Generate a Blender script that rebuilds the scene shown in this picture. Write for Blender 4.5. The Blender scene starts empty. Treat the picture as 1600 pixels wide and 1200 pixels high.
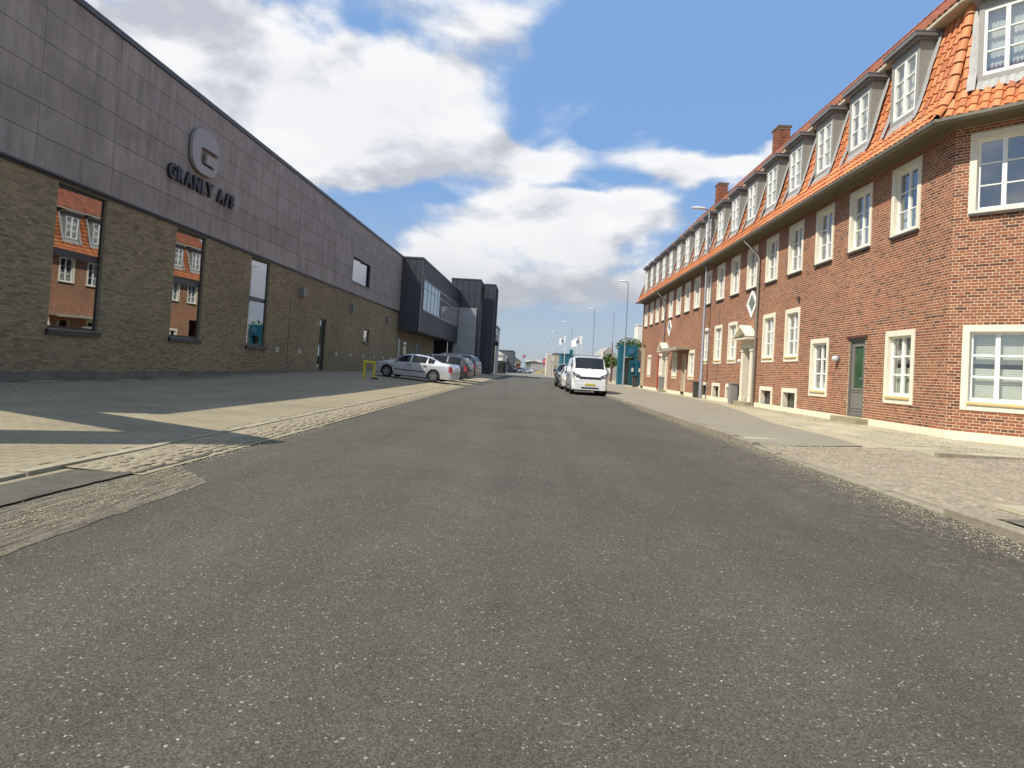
import bpy, math, random
import numpy as np
from mathutils import Vector, Matrix
R_ = math.radians
random.seed(7)
rng = np.random.default_rng(7)
S = bpy.context.scene
COL = S.collection

# ------------------------------------------------------------------ camera
YAW, ROLL, PITCH, FPX, CY = R_(1.58976), R_(3.43363), R_(1.6), 960.0, 548.637
cam = bpy.data.cameras.new('camera')
cam.sensor_width = 36.0
cam.lens = FPX / 1600 * 36.0
cam.shift_y = (CY - 600) / 1600
cam.clip_start = 0.05
cam.clip_end = 6000
co = bpy.data.objects.new('camera', cam)
COL.objects.link(co)
f = Vector((math.sin(-YAW) * math.cos(PITCH), math.cos(YAW) * math.cos(PITCH), math.sin(PITCH)))
r0 = f.cross(Vector((0, 0, 1))).normalized()
u0 = r0.cross(f)
r1 = r0 * math.cos(ROLL) + u0 * math.sin(ROLL)
u1 = -r0 * math.sin(ROLL) + u0 * math.cos(ROLL)
m = Matrix((r1, u1, -f)).transposed().to_4x4()
m.translation = Vector((0, 0, 1.15))
co.matrix_world = m
S.camera = co

# ------------------------------------------------------------------ light and exposure
S.view_settings.view_transform = 'Standard'
S.view_settings.look = 'None'
S.view_settings.exposure = 0.32
S.view_settings.gamma = 1.0
SUN_EL, SUN_PHI = R_(51.5), R_(30.0)          # PHI: sun behind the camera's left shoulder
to_sun = Vector((-math.cos(SUN_PHI) * math.cos(SUN_EL), -math.sin(SUN_PHI) * math.cos(SUN_EL), math.sin(SUN_EL)))
sl = bpy.data.lights.new('sun', 'SUN')
sl.energy = 4.6
sl.angle = R_(0.53)
sl.color = (1.0, 0.92, 0.78)
so = bpy.data.objects.new('sun', sl)
so.rotation_euler = (-to_sun).to_track_quat('-Z', 'Y').to_euler()
so.location = to_sun * 60
COL.objects.link(so)


# ------------------------------------------------------------------ node helpers
class NT:
    def __init__(s, tree):
        s.t = tree
        s.n = tree.nodes
        s.l = tree.links

    def add(s, typ, **kw):
        nd = s.n.new(typ)
        for k, v in kw.items():
            setattr(nd, k, v)
        return nd

    def put(s, sock, v):
        if isinstance(v, bpy.types.NodeSocket):
            s.l.new(v, sock)
        elif v is not None:
            if isinstance(v, (tuple, list)) and len(v) == 3 and sock.type == 'RGBA':
                v = (*v, 1)
            sock.default_value = v

    def math(s, op, a, b=None, c=None, clamp=False):
        nd = s.add('ShaderNodeMath', operation=op, use_clamp=clamp)
        for i, v in enumerate((a, b, c)):
            if v is not None:
                s.put(nd.inputs[i], v)
        return nd.outputs[0]

    def vec(s, op, a, b=None, scale=None):
        nd = s.add('ShaderNodeVectorMath', operation=op)
        s.put(nd.inputs[0], a)
        if b is not None:
            s.put(nd.inputs[1], b)
        if scale is not None:
            s.put(nd.inputs['Scale'], scale)
        return nd.outputs['Value'] if op in ('LENGTH', 'DOT_PRODUCT', 'DISTANCE') else nd.outputs[0]

    def mix(s, fac, a, b, blend='MIX'):
        nd = s.add('ShaderNodeMix', data_type='RGBA', blend_type=blend)
        s.put(nd.inputs[0], fac)
        s.put(nd.inputs[6], a)
        s.put(nd.inputs[7], b)
        return nd.outputs[2]

    def noise(s, vec, scale, detail=4, rough=.55, w=None, lac=2.0, dist=0.0):
        nd = s.add('ShaderNodeTexNoise')
        if vec is not None:
            s.l.new(vec, nd.inputs['Vector'])
        nd.inputs['Scale'].default_value = scale
        nd.inputs['Detail'].default_value = detail
        nd.inputs['Roughness'].default_value = rough
        nd.inputs['Lacunarity'].default_value = lac
        nd.inputs['Distortion'].default_value = dist
        return nd.outputs[0]

    def vor(s, vec, scale, feature='F1', out=0, rnd=1.0):
        nd = s.add('ShaderNodeTexVoronoi', feature=feature)
        s.l.new(vec, nd.inputs['Vector'])
        nd.inputs['Scale'].default_value = scale
        nd.inputs['Randomness'].default_value = rnd
        return nd.outputs[out]

    def ramp(s, fac, stops, interp='LINEAR'):
        nd = s.add('ShaderNodeValToRGB')
        s.put(nd.inputs[0], fac)
        cr = nd.color_ramp
        cr.interpolation = interp
        while len(cr.elements) < len(stops):
            cr.elements.new(0.5)
        for e, (p, c) in zip(cr.elements, stops):
            e.position = p
            e.color = (*c, 1) if len(c) == 3 else c
        return nd.outputs[0]

    def maprange(s, v, a, b, c=0.0, d=1.0, smooth=True):
        nd = s.add('ShaderNodeMapRange', interpolation_type='SMOOTHSTEP' if smooth else 'LINEAR')
        for i, x in enumerate((v, a, b, c, d)):
            s.put(nd.inputs[i], x)
        return nd.outputs[0]

    def pos(s):
        return s.add('ShaderNodeNewGeometry').outputs['Position']

    def scaled(s, v, sc):
        return s.vec('MULTIPLY', v, sc)

    def bump(s, h, strength=.3, dist=.01):
        nd = s.add('ShaderNodeBump')
        nd.inputs['Strength'].default_value = strength
        nd.inputs['Distance'].default_value = dist
        s.l.new(h, nd.inputs['Height'])
        return nd.outputs[0]


def g(v):
    """sRGB 0-255 tuple -> linear"""
    return tuple(((c / 255) / 12.92 if c <= 10 else ((c / 255 + .055) / 1.055) ** 2.4) for c in v)


MATS = {}


def mat(name, fn=None, color=(.5, .5, .5), rough=.6, metal=0.0, spec=.5, var=0.0, vscale=3.0, bump=0.0, bscale=40.0, coat=0.0, emit=None, rnd=0.0):
    """principled material: base colour with broad noise variation, fine bump and optional random per piece"""
    if name in MATS:
        return MATS[name]
    m = bpy.data.materials.new(name)
    m.use_nodes = True
    T = NT(m.node_tree)
    b = T.n['Principled BSDF']
    b.inputs['Roughness'].default_value = rough
    b.inputs['Metallic'].default_value = metal
    b.inputs['Specular IOR Level'].default_value = spec
    b.inputs['Coat Weight'].default_value = coat
    b.inputs['Coat Roughness'].default_value = .04
    if fn:
        fn(T, b)
    else:
        c = color
        if var or rnd:
            p = T.pos()
            k = None
            if var:
                n = T.noise(p, vscale, 6, .65)
                k = T.maprange(n, .3, .7, 1 - var, 1 + var, False)
            if rnd:
                rr = piece_random(T)
                k2 = T.maprange(rr, 0, 1, 1 - rnd, 1 + rnd, False)
                k = T.math('MULTIPLY', k, k2) if k is not None else k2
            c = T.vec('SCALE', (*color,), scale=k)
        T.put(b.inputs['Base Color'], c)
        if bump:
            T.l.new(T.bump(T.noise(T.pos(), bscale, 4, .6), bump, .01), b.inputs['Normal'])
        if emit:
            T.put(b.inputs['Emission Color'], emit[0])
            b.inputs['Emission Strength'].default_value = emit[1]
    MATS[name] = m
    return m


def piece_random(T):
    gi = T.add('ShaderNodeNewGeometry').outputs['Random Per Island']
    oi = T.add('ShaderNodeObjectInfo').outputs['Random']
    return T.math('FRACT', T.math('ADD', gi, oi))


# ------------------------------------------------------------------ world: sky and clouds
w = bpy.data.worlds.new('World')
S.world = w
w.use_nodes = True
T = NT(w.node_tree)
for nd in list(T.n):
    T.n.remove(nd)
sky = T.add('ShaderNodeTexSky', sky_type='NISHITA')
sky.sun_disc = False
sky.sun_elevation = SUN_EL
sky.sun_rotation = math.atan2(to_sun.x, to_sun.y)
sky.air_density = 1.0
sky.dust_density = 1.2
sky.ozone_density = 2.0
tc = T.add('ShaderNodeTexCoord').outputs['Generated']
dirn = T.vec('NORMALIZE', tc)
sep = T.add('ShaderNodeSeparateXYZ')
T.l.new(dirn, sep.inputs[0])
zc = T.math('MAXIMUM', T.math('ADD', sep.outputs[2], .16), .05)
cx = T.math('DIVIDE', sep.outputs[0], zc)
cy = T.math('DIVIDE', sep.outputs[1], zc)
comb = T.add('ShaderNodeCombineXYZ')
T.l.new(cx, comb.inputs[0])
T.l.new(cy, comb.inputs[1])
comb.inputs[2].default_value = 3.7
pl = comb.outputs[0]
# direction-space noise keeps the clouds round, the planar one flattens them towards the horizon
dvec = T.vec('MULTIPLY', dirn, (1.0, 1.0, 1.75))


def cloud_noise(shift):
    a = T.noise(T.vec('ADD', dvec, shift), 4.0, 7, .50, lac=2.1, dist=.25)
    b = T.noise(T.vec('ADD', T.vec('SCALE', pl, scale=.30), shift), 3.1, 6, .5)
    return T.math('ADD', T.math('MULTIPLY', a, .72), T.math('MULTIPLY', b, .28))


BLOBS = [((-0.4018, 0.8353, 0.3752), 0.2319, 0.0981, 0.36), ((-0.2715, 0.8823, 0.3845), 0.1781, 0.0937, 0.32), ((-0.153, 0.8965, 0.4159), 0.1234, 0.0855, 0.22), ((-0.2003, 0.928, 0.3141), 0.3237, 0.0647, 0.3), ((-0.0046, 0.9441, 0.3296), 0.129, 0.0546, 0.2), ((-0.0394, 0.9714, 0.2344), 0.214, 0.0632, 0.3), ((0.1225, 0.9651, 0.2314), 0.1713, 0.0605, 0.3), ((-0.1392, 0.9713, 0.193), 0.1327, 0.0408, 0.16), ((0.2078, 0.9232, 0.3234), 0.0964, 0.053, 0.3), ((0.2845, 0.8973, 0.3375), 0.1029, 0.0421, 0.28), ((0.3547, 0.8595, 0.3681), 0.0537, 0.0313, 0.2), ((-0.4948, 0.7579, 0.4252), 0.212, 0.0449, 0.13), ((-0.2153, 0.8608, 0.4611), 0.0733, 0.0412, 0.12), ((-0.0237, 0.8775, 0.479), 0.1206, 0.0557, 0.1), ((-0.0757, 0.9869, 0.1424), 0.3101, 0.0517, 0.22), ((0.1297, 0.9812, 0.1428), 0.1635, 0.0409, 0.2), ((0.0406, 0.9938, 0.1031), 0.2073, 0.0311, 0.12), ((-0.1852, 0.9787, 0.0886), 0.2053, 0.0308, 0.05), ((0.3371, 0.8194, 0.4637), 0.2827, 0.1285, -0.34), ((0.1816, 0.8784, 0.442), 0.1106, 0.0738, -0.2), ((0.1078, 0.9186, 0.3801), 0.0578, 0.0578, -0.12), ((-0.4489, 0.8011, 0.3959), 0.0772, 0.0257, -0.1), ((-0.3293, 0.9181, 0.2205), 0.1166, 0.0389, -0.12), ((-0.2381, 0.9358, 0.2599), 0.0692, 0.0297, -0.1), ((0.1315, 0.8671, 0.4804), 0.1825, 0.1004, -0.14), ((0.0334, 0.9981, 0.0509), 0.2599, 0.0312, -0.1)]
bias = None
wob = T.vec('SCALE', T.vec('SUBTRACT', T.add('ShaderNodeTexNoise').outputs[1], (.5, .5, .5)), scale=.20)
wobn = [n for n in T.n if n.type == 'TEX_NOISE'][0]
T.l.new(dvec, wobn.inputs['Vector'])
wobn.inputs['Scale'].default_value = 5.0
wobn.inputs['Detail'].default_value = 5
dw = T.vec('ADD', dirn, wob)
for (d, rx, rz, amp) in BLOBS:
    # elliptical blob round direction d
    q = T.vec('SUBTRACT', dw, d)
    q = T.vec('MULTIPLY', q, (1 / rx, 1 / rx, 1 / rz))
    v = T.maprange(T.vec('LENGTH', q), 0.0, 1.0, amp, 0.0)
    bias = v if bias is None else T.math('ADD', bias, v)
n0 = cloud_noise((0.0, 0.0, 0.0))
n1 = cloud_noise((-.030, -.018, .055))
base = T.math('ADD', n0, bias)
dens = T.maprange(base, .47, .63)
# lit side: where the density falls off towards the sun
lit = T.maprange(T.math('SUBTRACT', n0, n1), -.10, .035)
thick = T.maprange(base, .62, .92)
shade = T.math('MULTIPLY', lit, T.math('SUBTRACT', 1.0, T.math('MULTIPLY', thick, .16)))
ccol = T.mix(shade, g((184, 188, 197)), g((238, 238, 238)))
# low clouds near the horizon are greyer
low = T.maprange(sep.outputs[2], .0, .24)
ccol = T.mix(T.math('SUBTRACT', 1.0, low), ccol, g((160, 166, 176)))
bg1 = T.add('ShaderNodeBackground')
hue = T.mix(T.maprange(sep.outputs[2], -.02, .33), g((163, 176, 188)), g((120, 160, 210)))
skyc = T.mix(.82, T.vec('SCALE', sky.outputs[0], scale=.10), hue)
T.l.new(skyc, bg1.inputs[0])
bg1.inputs[1].default_value = 1.0
bg2 = T.add('ShaderNodeBackground')
T.l.new(ccol, bg2.inputs[0])
bg2.inputs[1].default_value = .92
mx = T.add('ShaderNodeMixShader')
T.l.new(T.math('MULTIPLY', dens, T.maprange(sep.outputs[2], -.01, .05, .35, .95)), mx.inputs[0])
T.l.new(bg1.outputs[0], mx.inputs[1])
T.l.new(bg2.outputs[0], mx.inputs[2])
wo = T.add('ShaderNodeOutputWorld')
T.l.new(mx.outputs[0], wo.inputs[0])


# ------------------------------------------------------------------ mesh helpers
OFF = {}     # top-level name -> location that its parts' world coordinates are measured from


class Frame:
    """wall frame: s along the wall, o outward from it, z up"""
    def __init__(f, x, y, rot):
        f.x, f.y, f.rot = x, y, R_(rot)
        f.c, f.s = math.cos(f.rot), math.sin(f.rot)

    def __call__(f, s, o, z):
        return (f.x + s * f.c - o * f.s, f.y + s * f.s + o * f.c, z)

    def M(f, s, o, z):
        return Matrix.Translation(Vector(f(s, o, z))) @ Matrix.Rotation(f.rot, 4, 'Z')


ID = Frame(0, 0, 0)


class MB:
    def __init__(s):
        s.v = []
        s.f = []
        s.smooth = False

    def add(s, vs, fs):
        k = len(s.v)
        s.v += [tuple(v) for v in vs]
        s.f += [tuple(i + k for i in q) for q in fs]
        return s

    def box(s, a0, a1, b0, b1, c0, c1, F=ID):
        vs = [F(x, y, z) for x in (a0, a1) for y in (b0, b1) for z in (c0, c1)]
        return s.add(vs, ((0, 1, 3, 2), (4, 6, 7, 5), (0, 4, 5, 1), (2, 3, 7, 6), (0, 2, 6, 4), (1, 5, 7, 3)))

    def quad(s, *p):
        return s.add(p, (tuple(range(len(p))),))

    def prism(s, poly, a, b, fn):
        """poly: list of (u,v); extruded between a and b; fn(u,v,t)->point"""
        n = len(poly)
        vs = [fn(u, v, a) for u, v in poly] + [fn(u, v, b) for u, v in poly]
        return s.add(vs, [tuple(range(n - 1, -1, -1)), tuple(range(n, 2 * n))] + [(i, (i + 1) % n, n + (i + 1) % n, n + i) for i in range(n)])

    def ring(s, outer, inner, a, b, fn):
        """extruded frame between two outlines with as many points"""
        n = len(outer)
        vs = [fn(u, v, t) for t in (a, b) for pl in (outer, inner) for u, v in pl]
        fs = []
        for i in range(n):
            j = (i + 1) % n
            fs += [(i, j, n + j, n + i), (2 * n + i, 3 * n + i, 3 * n + j, 2 * n + j), (i, 2 * n + i, 2 * n + j, j), (n + i, n + j, 3 * n + j, 3 * n + i)]
        return s.add(vs, fs)

    def tube(s, pts, rad, n=8, cap=True):
        pts = [Vector(p) for p in pts]
        if not isinstance(rad, (list, tuple)):
            rad = [rad] * len(pts)
        vs, fs = [], []
        up = Vector((0, 0, 1))
        for i, p in enumerate(pts):
            d = (pts[min(i + 1, len(pts) - 1)] - pts[max(i - 1, 0)]).normalized()
            a = d.cross(up if abs(d.z) < .9 else Vector((1, 0, 0))).normalized()
            b = d.cross(a)
            for k in range(n):
                t = 2 * math.pi * k / n
                vs.append(p + (a * math.cos(t) + b * math.sin(t)) * rad[i])
        for i in range(len(pts) - 1):
            for k in range(n):
                fs.append((i * n + k, i * n + (k + 1) % n, (i + 1) * n + (k + 1) % n, (i + 1) * n + k))
        if cap:
            fs += [tuple(range(n - 1, -1, -1)), tuple((len(pts) - 1) * n + k for k in range(n))]
        return s.add(vs, fs)

    def lathe(s, prof, c, n=20, axis='Z'):
        vs, fs = [], []
        for r, h in prof:
            for k in range(n):
                t = 2 * math.pi * k / n
                a, b = r * math.cos(t), r * math.sin(t)
                vs.append({'Z': (c[0] + a, c[1] + b, c[2] + h), 'Y': (c[0] + a, c[1] + h, c[2] + b), 'X': (c[0] + h, c[1] + a, c[2] + b)}[axis])
        for i in range(len(prof) - 1):
            for k in range(n):
                fs.append((i * n + k, i * n + (k + 1) % n, (i + 1) * n + (k + 1) % n, (i + 1) * n + k))
        fs += [tuple(range(n)), tuple((len(prof) - 1) * n + k for k in range(n))]
        return s.add(vs, fs)

    def mesh(s, name, m=None, smooth=False):
        me = bpy.data.meshes.new(name)
        me.from_pydata(s.v, [], s.f)
        if m:
            me.materials.append(m)
        if smooth or s.smooth:
            me.shade_smooth()
            try:
                me.set_sharp_from_angle(angle=R_(38))
            except Exception:
                pass
        me.update()
        return me

    def build(s, name, m, parent=None, smooth=False, raw=False, **props):
        me = s.mesh(name, m, smooth)
        o = bpy.data.objects.new(name, me)
        COL.objects.link(o)
        if parent is not None:
            o.parent = parent
            top = parent
            while top.parent is not None:
                top = top.parent
            off = Vector(OFF.get(top.name, (0, 0, 0)))
            if off.length and top.name not in LOCAL and not raw:
                me.transform(Matrix.Translation(-off))
        for k, v in props.items():
            o[k] = v
        return o


LOCAL = set()   # things whose parts are given in the thing's own coordinates


def thing(name, label, cat, loc=(0, 0, 0), rot=0, group=None, local=False, kind=None):
    o = bpy.data.objects.new(name, None)
    COL.objects.link(o)
    o.location = loc
    o.rotation_euler = (0, 0, R_(rot))
    o.empty_display_size = .3
    if label:
        o['label'] = label
    if cat:
        o['category'] = cat
    if group:
        o['group'] = group
    if kind:
        o['kind'] = kind
    OFF[o.name] = tuple(loc)
    if local:
        LOCAL.add(o.name)
    return o


def tag(o, label, cat, group=None):
    o['label'] = label
    o['category'] = cat
    if group:
        o['group'] = group
    return o


def children_of(o):
    return list(o.children)


def copy_tree(o, parent=None):
    c = o.copy()
    COL.objects.link(c)
    c.parent = parent
    for ch in KIDS.get(o.name, []):
        copy_tree(ch, c)
    return c


KIDS = {}


def index_kids():
    KIDS.clear()
    for o in bpy.data.objects:
        if o.parent:
            KIDS.setdefault(o.parent.name, []).append(o)


def np_mesh(name, V, Q, m, parent=None, smooth=False, **props):
    """V: n x 3 array, Q: k x 4 array of quads, joined into one mesh object"""
    me = bpy.data.meshes.new(name)
    me.vertices.add(len(V))
    me.vertices.foreach_set('co', np.asarray(V, np.float32).ravel())
    me.loops.add(Q.size)
    me.loops.foreach_set('vertex_index', np.asarray(Q, np.int32).ravel())
    me.polygons.add(len(Q))
    me.polygons.foreach_set('loop_start', np.arange(0, Q.size, 4, dtype=np.int32))
    me.polygons.foreach_set('loop_total', np.full(len(Q), 4, np.int32))
    if smooth:
        pass
    me.update(calc_edges=True)
    if smooth:
        me.shade_smooth()
    else:
        me.shade_flat()
    me.materials.append(m)
    o = bpy.data.objects.new(name, me)
    COL.objects.link(o)
    if parent is not None:
        o.parent = parent
        off = OFF.get(parent.name, (0, 0, 0))
        me.transform(Matrix.Translation(-Vector(off)))
    for k, v in props.items():
        o[k] = v
    return o


BOXQ = np.array([(0, 1, 3, 2), (4, 6, 7, 5), (0, 4, 5, 1), (2, 3, 7, 6), (1, 5, 7, 3)])     # open at the bottom (z0) face


def boxes_np(B, M=None):
    """B: n x 6 (x0,x1,y0,y1,z0,z1) -> verts, quads; bottom face left out"""
    n = len(B)
    V = np.empty((n, 8, 3))
    k = 0
    for a in (0, 1):
        for b in (2, 3):
            for c in (4, 5):
                V[:, k, 0], V[:, k, 1], V[:, k, 2] = B[:, a], B[:, b], B[:, c]
                k += 1
    Q = (BOXQ[None] + 8 * np.arange(n)[:, None, None]).reshape(-1, 4)
    return V.reshape(-1, 3), Q
# ------------------------------------------------------------------ materials
def brick_fn(stops, soil=(.5, .45, .36), amt=.25):
    def fn(T, b):
        r = piece_random(T)
        c = T.ramp(r, stops)
        p = T.pos()
        n = T.noise(p, 55, 5, .7)
        c = T.vec('SCALE', c, scale=T.maprange(n, .25, .75, .72, 1.25, False))
        big = T.noise(T.vec('MULTIPLY', p, (1.0, 1.0, .6)), .8, 7, .68)
        c = T.mix(T.maprange(big, .45, .8, 0, amt), c, soil)
        c = T.vec('SCALE', c, scale=T.maprange(T.noise(p, .35, 5, .6), .35, .65, .86, 1.10, False))
        T.put(b.inputs['Base Color'], c)
        b.inputs['Roughness'].default_value = .9
        b.inputs['Specular IOR Level'].default_value = .25
        T.l.new(T.bump(T.noise(p, 130, 4, .7), .5, .006), b.inputs['Normal'])
    return fn


RED = mat('red_brick', brick_fn([(0, (.105, .045, .035)), (.08, (.16, .058, .04)), (.25, (.25, .085, .048)), (.7, (.31, .108, .057)), (.95, (.36, .14, .075)), (1, (.20, .075, .048))], (.40, .22, .13), .35))
YEL = mat('grey_yellow_brick', brick_fn([(0, (.16, .14, .09)), (.12, (.225, .19, .118)), (.4, (.27, .232, .14)), (.7, (.31, .262, .158)), (.9, (.35, .29, .185)), (1, (.24, .19, .135))], (.28, .24, .15), .4))
MORTAR_L = mat('pale_mortar', color=(.60, .51, .35), rough=.95, var=.15, vscale=6, bump=.4, bscale=150)
MORTAR_G = mat('grey_mortar', color=(.21, .185, .12), rough=.95, var=.15, vscale=6, bump=.4, bscale=150)
def stained(base_c, dirt):
    def fn(T, b):
        p = T.pos()
        st = T.noise(T.vec('MULTIPLY', p, (7.0, 7.0, .8)), 1.6, 6, .7)
        c = T.mix(T.maprange(st, .50, .80, 0, .55), base_c, dirt)
        c = T.mix(T.maprange(T.noise(p, 11, 6, .75), .60, .74, 0, .5), c, dirt)
        T.put(b.inputs['Base Color'], c)
        b.inputs['Roughness'].default_value = .75
        T.l.new(T.bump(T.noise(p, 60, 4, .6), .15, .01), b.inputs['Normal'])
    return fn


WHITE = mat('cream_render', stained((.76, .71, .58), (.50, .44, .32)))
WPAINT = mat('white_paint', stained((.82, .82, .79), (.60, .57, .48)))
PLINTH = mat('white_plinth_paint', stained((.78, .71, .56), (.46, .39, .27)))
DSILL = mat('dark_sill_slate', color=(.06, .05, .04), rough=.6, var=.2, vscale=9)
YSILL = mat('yellow_sill_tile', color=(.62, .45, .20), rough=.5, var=.12, vscale=9)
ZINC = mat('weathered_zinc', color=(.36, .36, .36), rough=.5, metal=.25, var=.14, vscale=5, bump=.15, bscale=14)
DZINC = mat('dark_zinc', color=(.21, .205, .20), rough=.5, metal=.3, var=.15, vscale=4)
GPAINT = mat('grey_dormer_paint', color=(.29, .285, .255), rough=.6, var=.10, vscale=6)
GUTTER = mat('gutter_zinc', color=(.19, .17, .135), rough=.55, metal=.2, var=.2, vscale=3)
SOFFIT = mat('soffit_boards', color=(.13, .105, .06), rough=.8, var=.15, vscale=3)
DARK = mat('dark_interior', color=(.035, .035, .037), rough=.9)
ROOMW = mat('interior_wall', color=(.26, .26, .25), rough=.9, var=.2, vscale=1.5)
CURT = mat('net_curtain', color=(.68, .68, .64), rough=.9, var=.12, vscale=5)
BLIND = mat('pale_blind', color=(.74, .76, .66), rough=.8, var=.04, vscale=5)
DOORG = mat('grey_door_paint', color=(.14, .135, .115), rough=.45, var=.08, vscale=6)
WOODB = mat('brown_door_wood', color=(.10, .055, .035), rough=.5, var=.2, vscale=5)
ANTH = mat('anthracite_zinc', color=(.075, .08, .088), rough=.42, metal=.45, var=.14, vscale=1.2, bump=.08, bscale=3)
FRAMED = mat('dark_window_frame', color=(.03, .03, .034), rough=.4)


def tile_fn(stops, moss):
    def fn(T, b):
        r = piece_random(T)
        c = T.ramp(r, stops)
        p = T.pos()
        c = T.vec('SCALE', c, scale=T.maprange(T.noise(p, 24, 6, .7), .3, .7, .82, 1.15, False))
        c = T.mix(T.maprange(T.noise(p, 1.6, 6, .7), .5, .78, 0, moss), c, (.16, .14, .11))
        T.put(b.inputs['Base Color'], c)
        b.inputs['Roughness'].default_value = .62
        T.l.new(T.bump(T.noise(p, 90, 3, .6), .25, .004), b.inputs['Normal'])
    return fn


TILE = mat('orange_clay_tile', tile_fn([(0, (.40, .125, .05)), (.2, (.52, .175, .06)), (.7, (.62, .225, .08)), (.95, (.66, .26, .11)), (1, (.38, .12, .06))], .38))
TILED = mat('weathered_red_tile', tile_fn([(0, (.26, .085, .05)), (.4, (.36, .115, .06)), (.8, (.45, .16, .08)), (1, (.22, .09, .06))], .75))


def glass_mat(name, refl, tint, f0=1.5):
    m = bpy.data.materials.new(name)
    m.use_nodes = True
    T = NT(m.node_tree)
    T.n.remove(T.n['Principled BSDF'])
    out = T.n['Material Output']
    gl = T.add('ShaderNodeBsdfGlossy')
    gl.inputs['Roughness'].default_value = .004
    gl.inputs['Color'].default_value = (.96, .97, 1, 1)
    T.l.new(T.bump(T.noise(T.pos(), .9, 2, .5), .05, .01), gl.inputs['Normal'])
    tr = T.add('ShaderNodeBsdfTransparent')
    tr.inputs[0].default_value = (*tint, 1)
    lw = T.add('ShaderNodeLayerWeight')
    lw.inputs[0].default_value = .5
    fac = T.math('ADD', refl, T.math('MULTIPLY', T.math('POWER', lw.outputs[1], 4.0), 1 - refl), clamp=True)
    mx = T.add('ShaderNodeMixShader')
    T.l.new(fac, mx.inputs[0])
    T.l.new(tr.outputs[0], mx.inputs[1])
    T.l.new(gl.outputs[0], mx.inputs[2])
    T.l.new(mx.outputs[0], out.inputs[0])
    MATS[name] = m
    return m


GLASS = glass_mat('window_glass', .15, (.93, .95, .94))
MIRROR = glass_mat('coated_glass', .40, (.25, .25, .22))
CARGLASS = mat('car_glass', color=(.012, .015, .018), rough=.03, spec=.45)


# ------------------------------------------------------------------ brickwork
def brick_rects(s0, s1, z0, z1, holes, bond='cross', jit=.0015):
    """front rectangles of bricks (s0,s1,z0,z1) laid in courses with the openings left out"""
    CH, BL, BH = .0667, .240, .120
    out, full = [], []
    n = int((z1 - z0) / CH + .5)
    for k in range(n):
        za, zb = z0 + k * CH + .0075, z0 + (k + 1) * CH - .0075
        cuts = [(a - .003, b + .003) for a, b, c, d in holes if za < d - .01 and zb > c + .01]
        if bond == 'cross':
            step, off = (BL, (0, .12)[(k // 2) % 2]) if k % 2 == 0 else (BH, .06)
        else:
            step, off = BL, (0, .12, .06, .18)[k % 4]
        s = s0 - off
        while s < s1:
            a, b = max(s + .0065, s0), min(s + step - .0065, s1)
            s += step
            if bond != 'cross' and random.random() < .0:
                pass
            if b - a < .03:
                continue
            segs = [(a, b)]
            for ca, cb in cuts:
                nxt = []
                for x, y in segs:
                    if cb <= x or ca >= y:
                        nxt.append((x, y))
                    else:
                        if ca > x:
                            nxt.append((x, ca))
                        if cb < y:
                            nxt.append((cb, y))
                segs = nxt
            for x, y in segs:
                if y - x > .02:
                    out.append((x, y, za, zb))
                    full.append(abs((y - x) - (step - .013)) < .001)
    return np.array(out), np.array(full)


def frame_np(F, U):
    """U: n x 3 (s, z, o) -> world"""
    V = np.empty_like(U)
    V[:, 0] = F.x + U[:, 0] * F.c - U[:, 2] * F.s
    V[:, 1] = F.y + U[:, 0] * F.s + U[:, 2] * F.c
    V[:, 2] = U[:, 1]
    return V


def lay_bricks(name, F, rects, m, parent, proud=.009):
    n = len(rects)
    j = rng.uniform(-.0012, .0012, n)
    B = np.column_stack([rects, np.full(n, -.02), j])
    U, Q = boxes_np(B)
    return np_mesh(name, frame_np(F, U), Q, m, parent, kind='stuff')


def wall_core(F, s0, s1, z0, z1, holes, m, parent, name='wall', o=-.0030, thick=.3):
    """flat wall with openings left out and returns round each opening"""
    ss = sorted({s0, s1, *[v for h in holes for v in h[:2]]})
    zs = sorted({z0, z1, *[v for h in holes for v in h[2:]]})
    b = MB()
    for i in range(len(ss) - 1):
        for k in range(len(zs) - 1):
            cs, cz = (ss[i] + ss[i + 1]) / 2, (zs[k] + zs[k + 1]) / 2
            if any(a < cs < c and d < cz < e for a, c, d, e in holes):
                continue
            b.quad(F(ss[i], o, zs[k]), F(ss[i + 1], o, zs[k]), F(ss[i + 1], o, zs[k + 1]), F(ss[i], o, zs[k + 1]))
    for a, c, d, e in holes:
        for p, q in (((a, d), (a, e)), ((a, e), (c, e)), ((c, e), (c, d)), ((c, d), (a, d))):
            b.quad(F(p[0], o, p[1]), F(q[0], o, q[1]), F(q[0], o - thick, q[1]), F(p[0], o - thick, p[1]))
    return b.build(name, m, parent)


# ------------------------------------------------------------------ windows of the brick building
def rect(x0, x1, z0, z1):
    return [(x0, z0), (x1, z0), (x1, z1), (x0, z1)]


def xz(dy=0):
    return lambda u, v, t: (u, t + dy, v)


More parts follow.
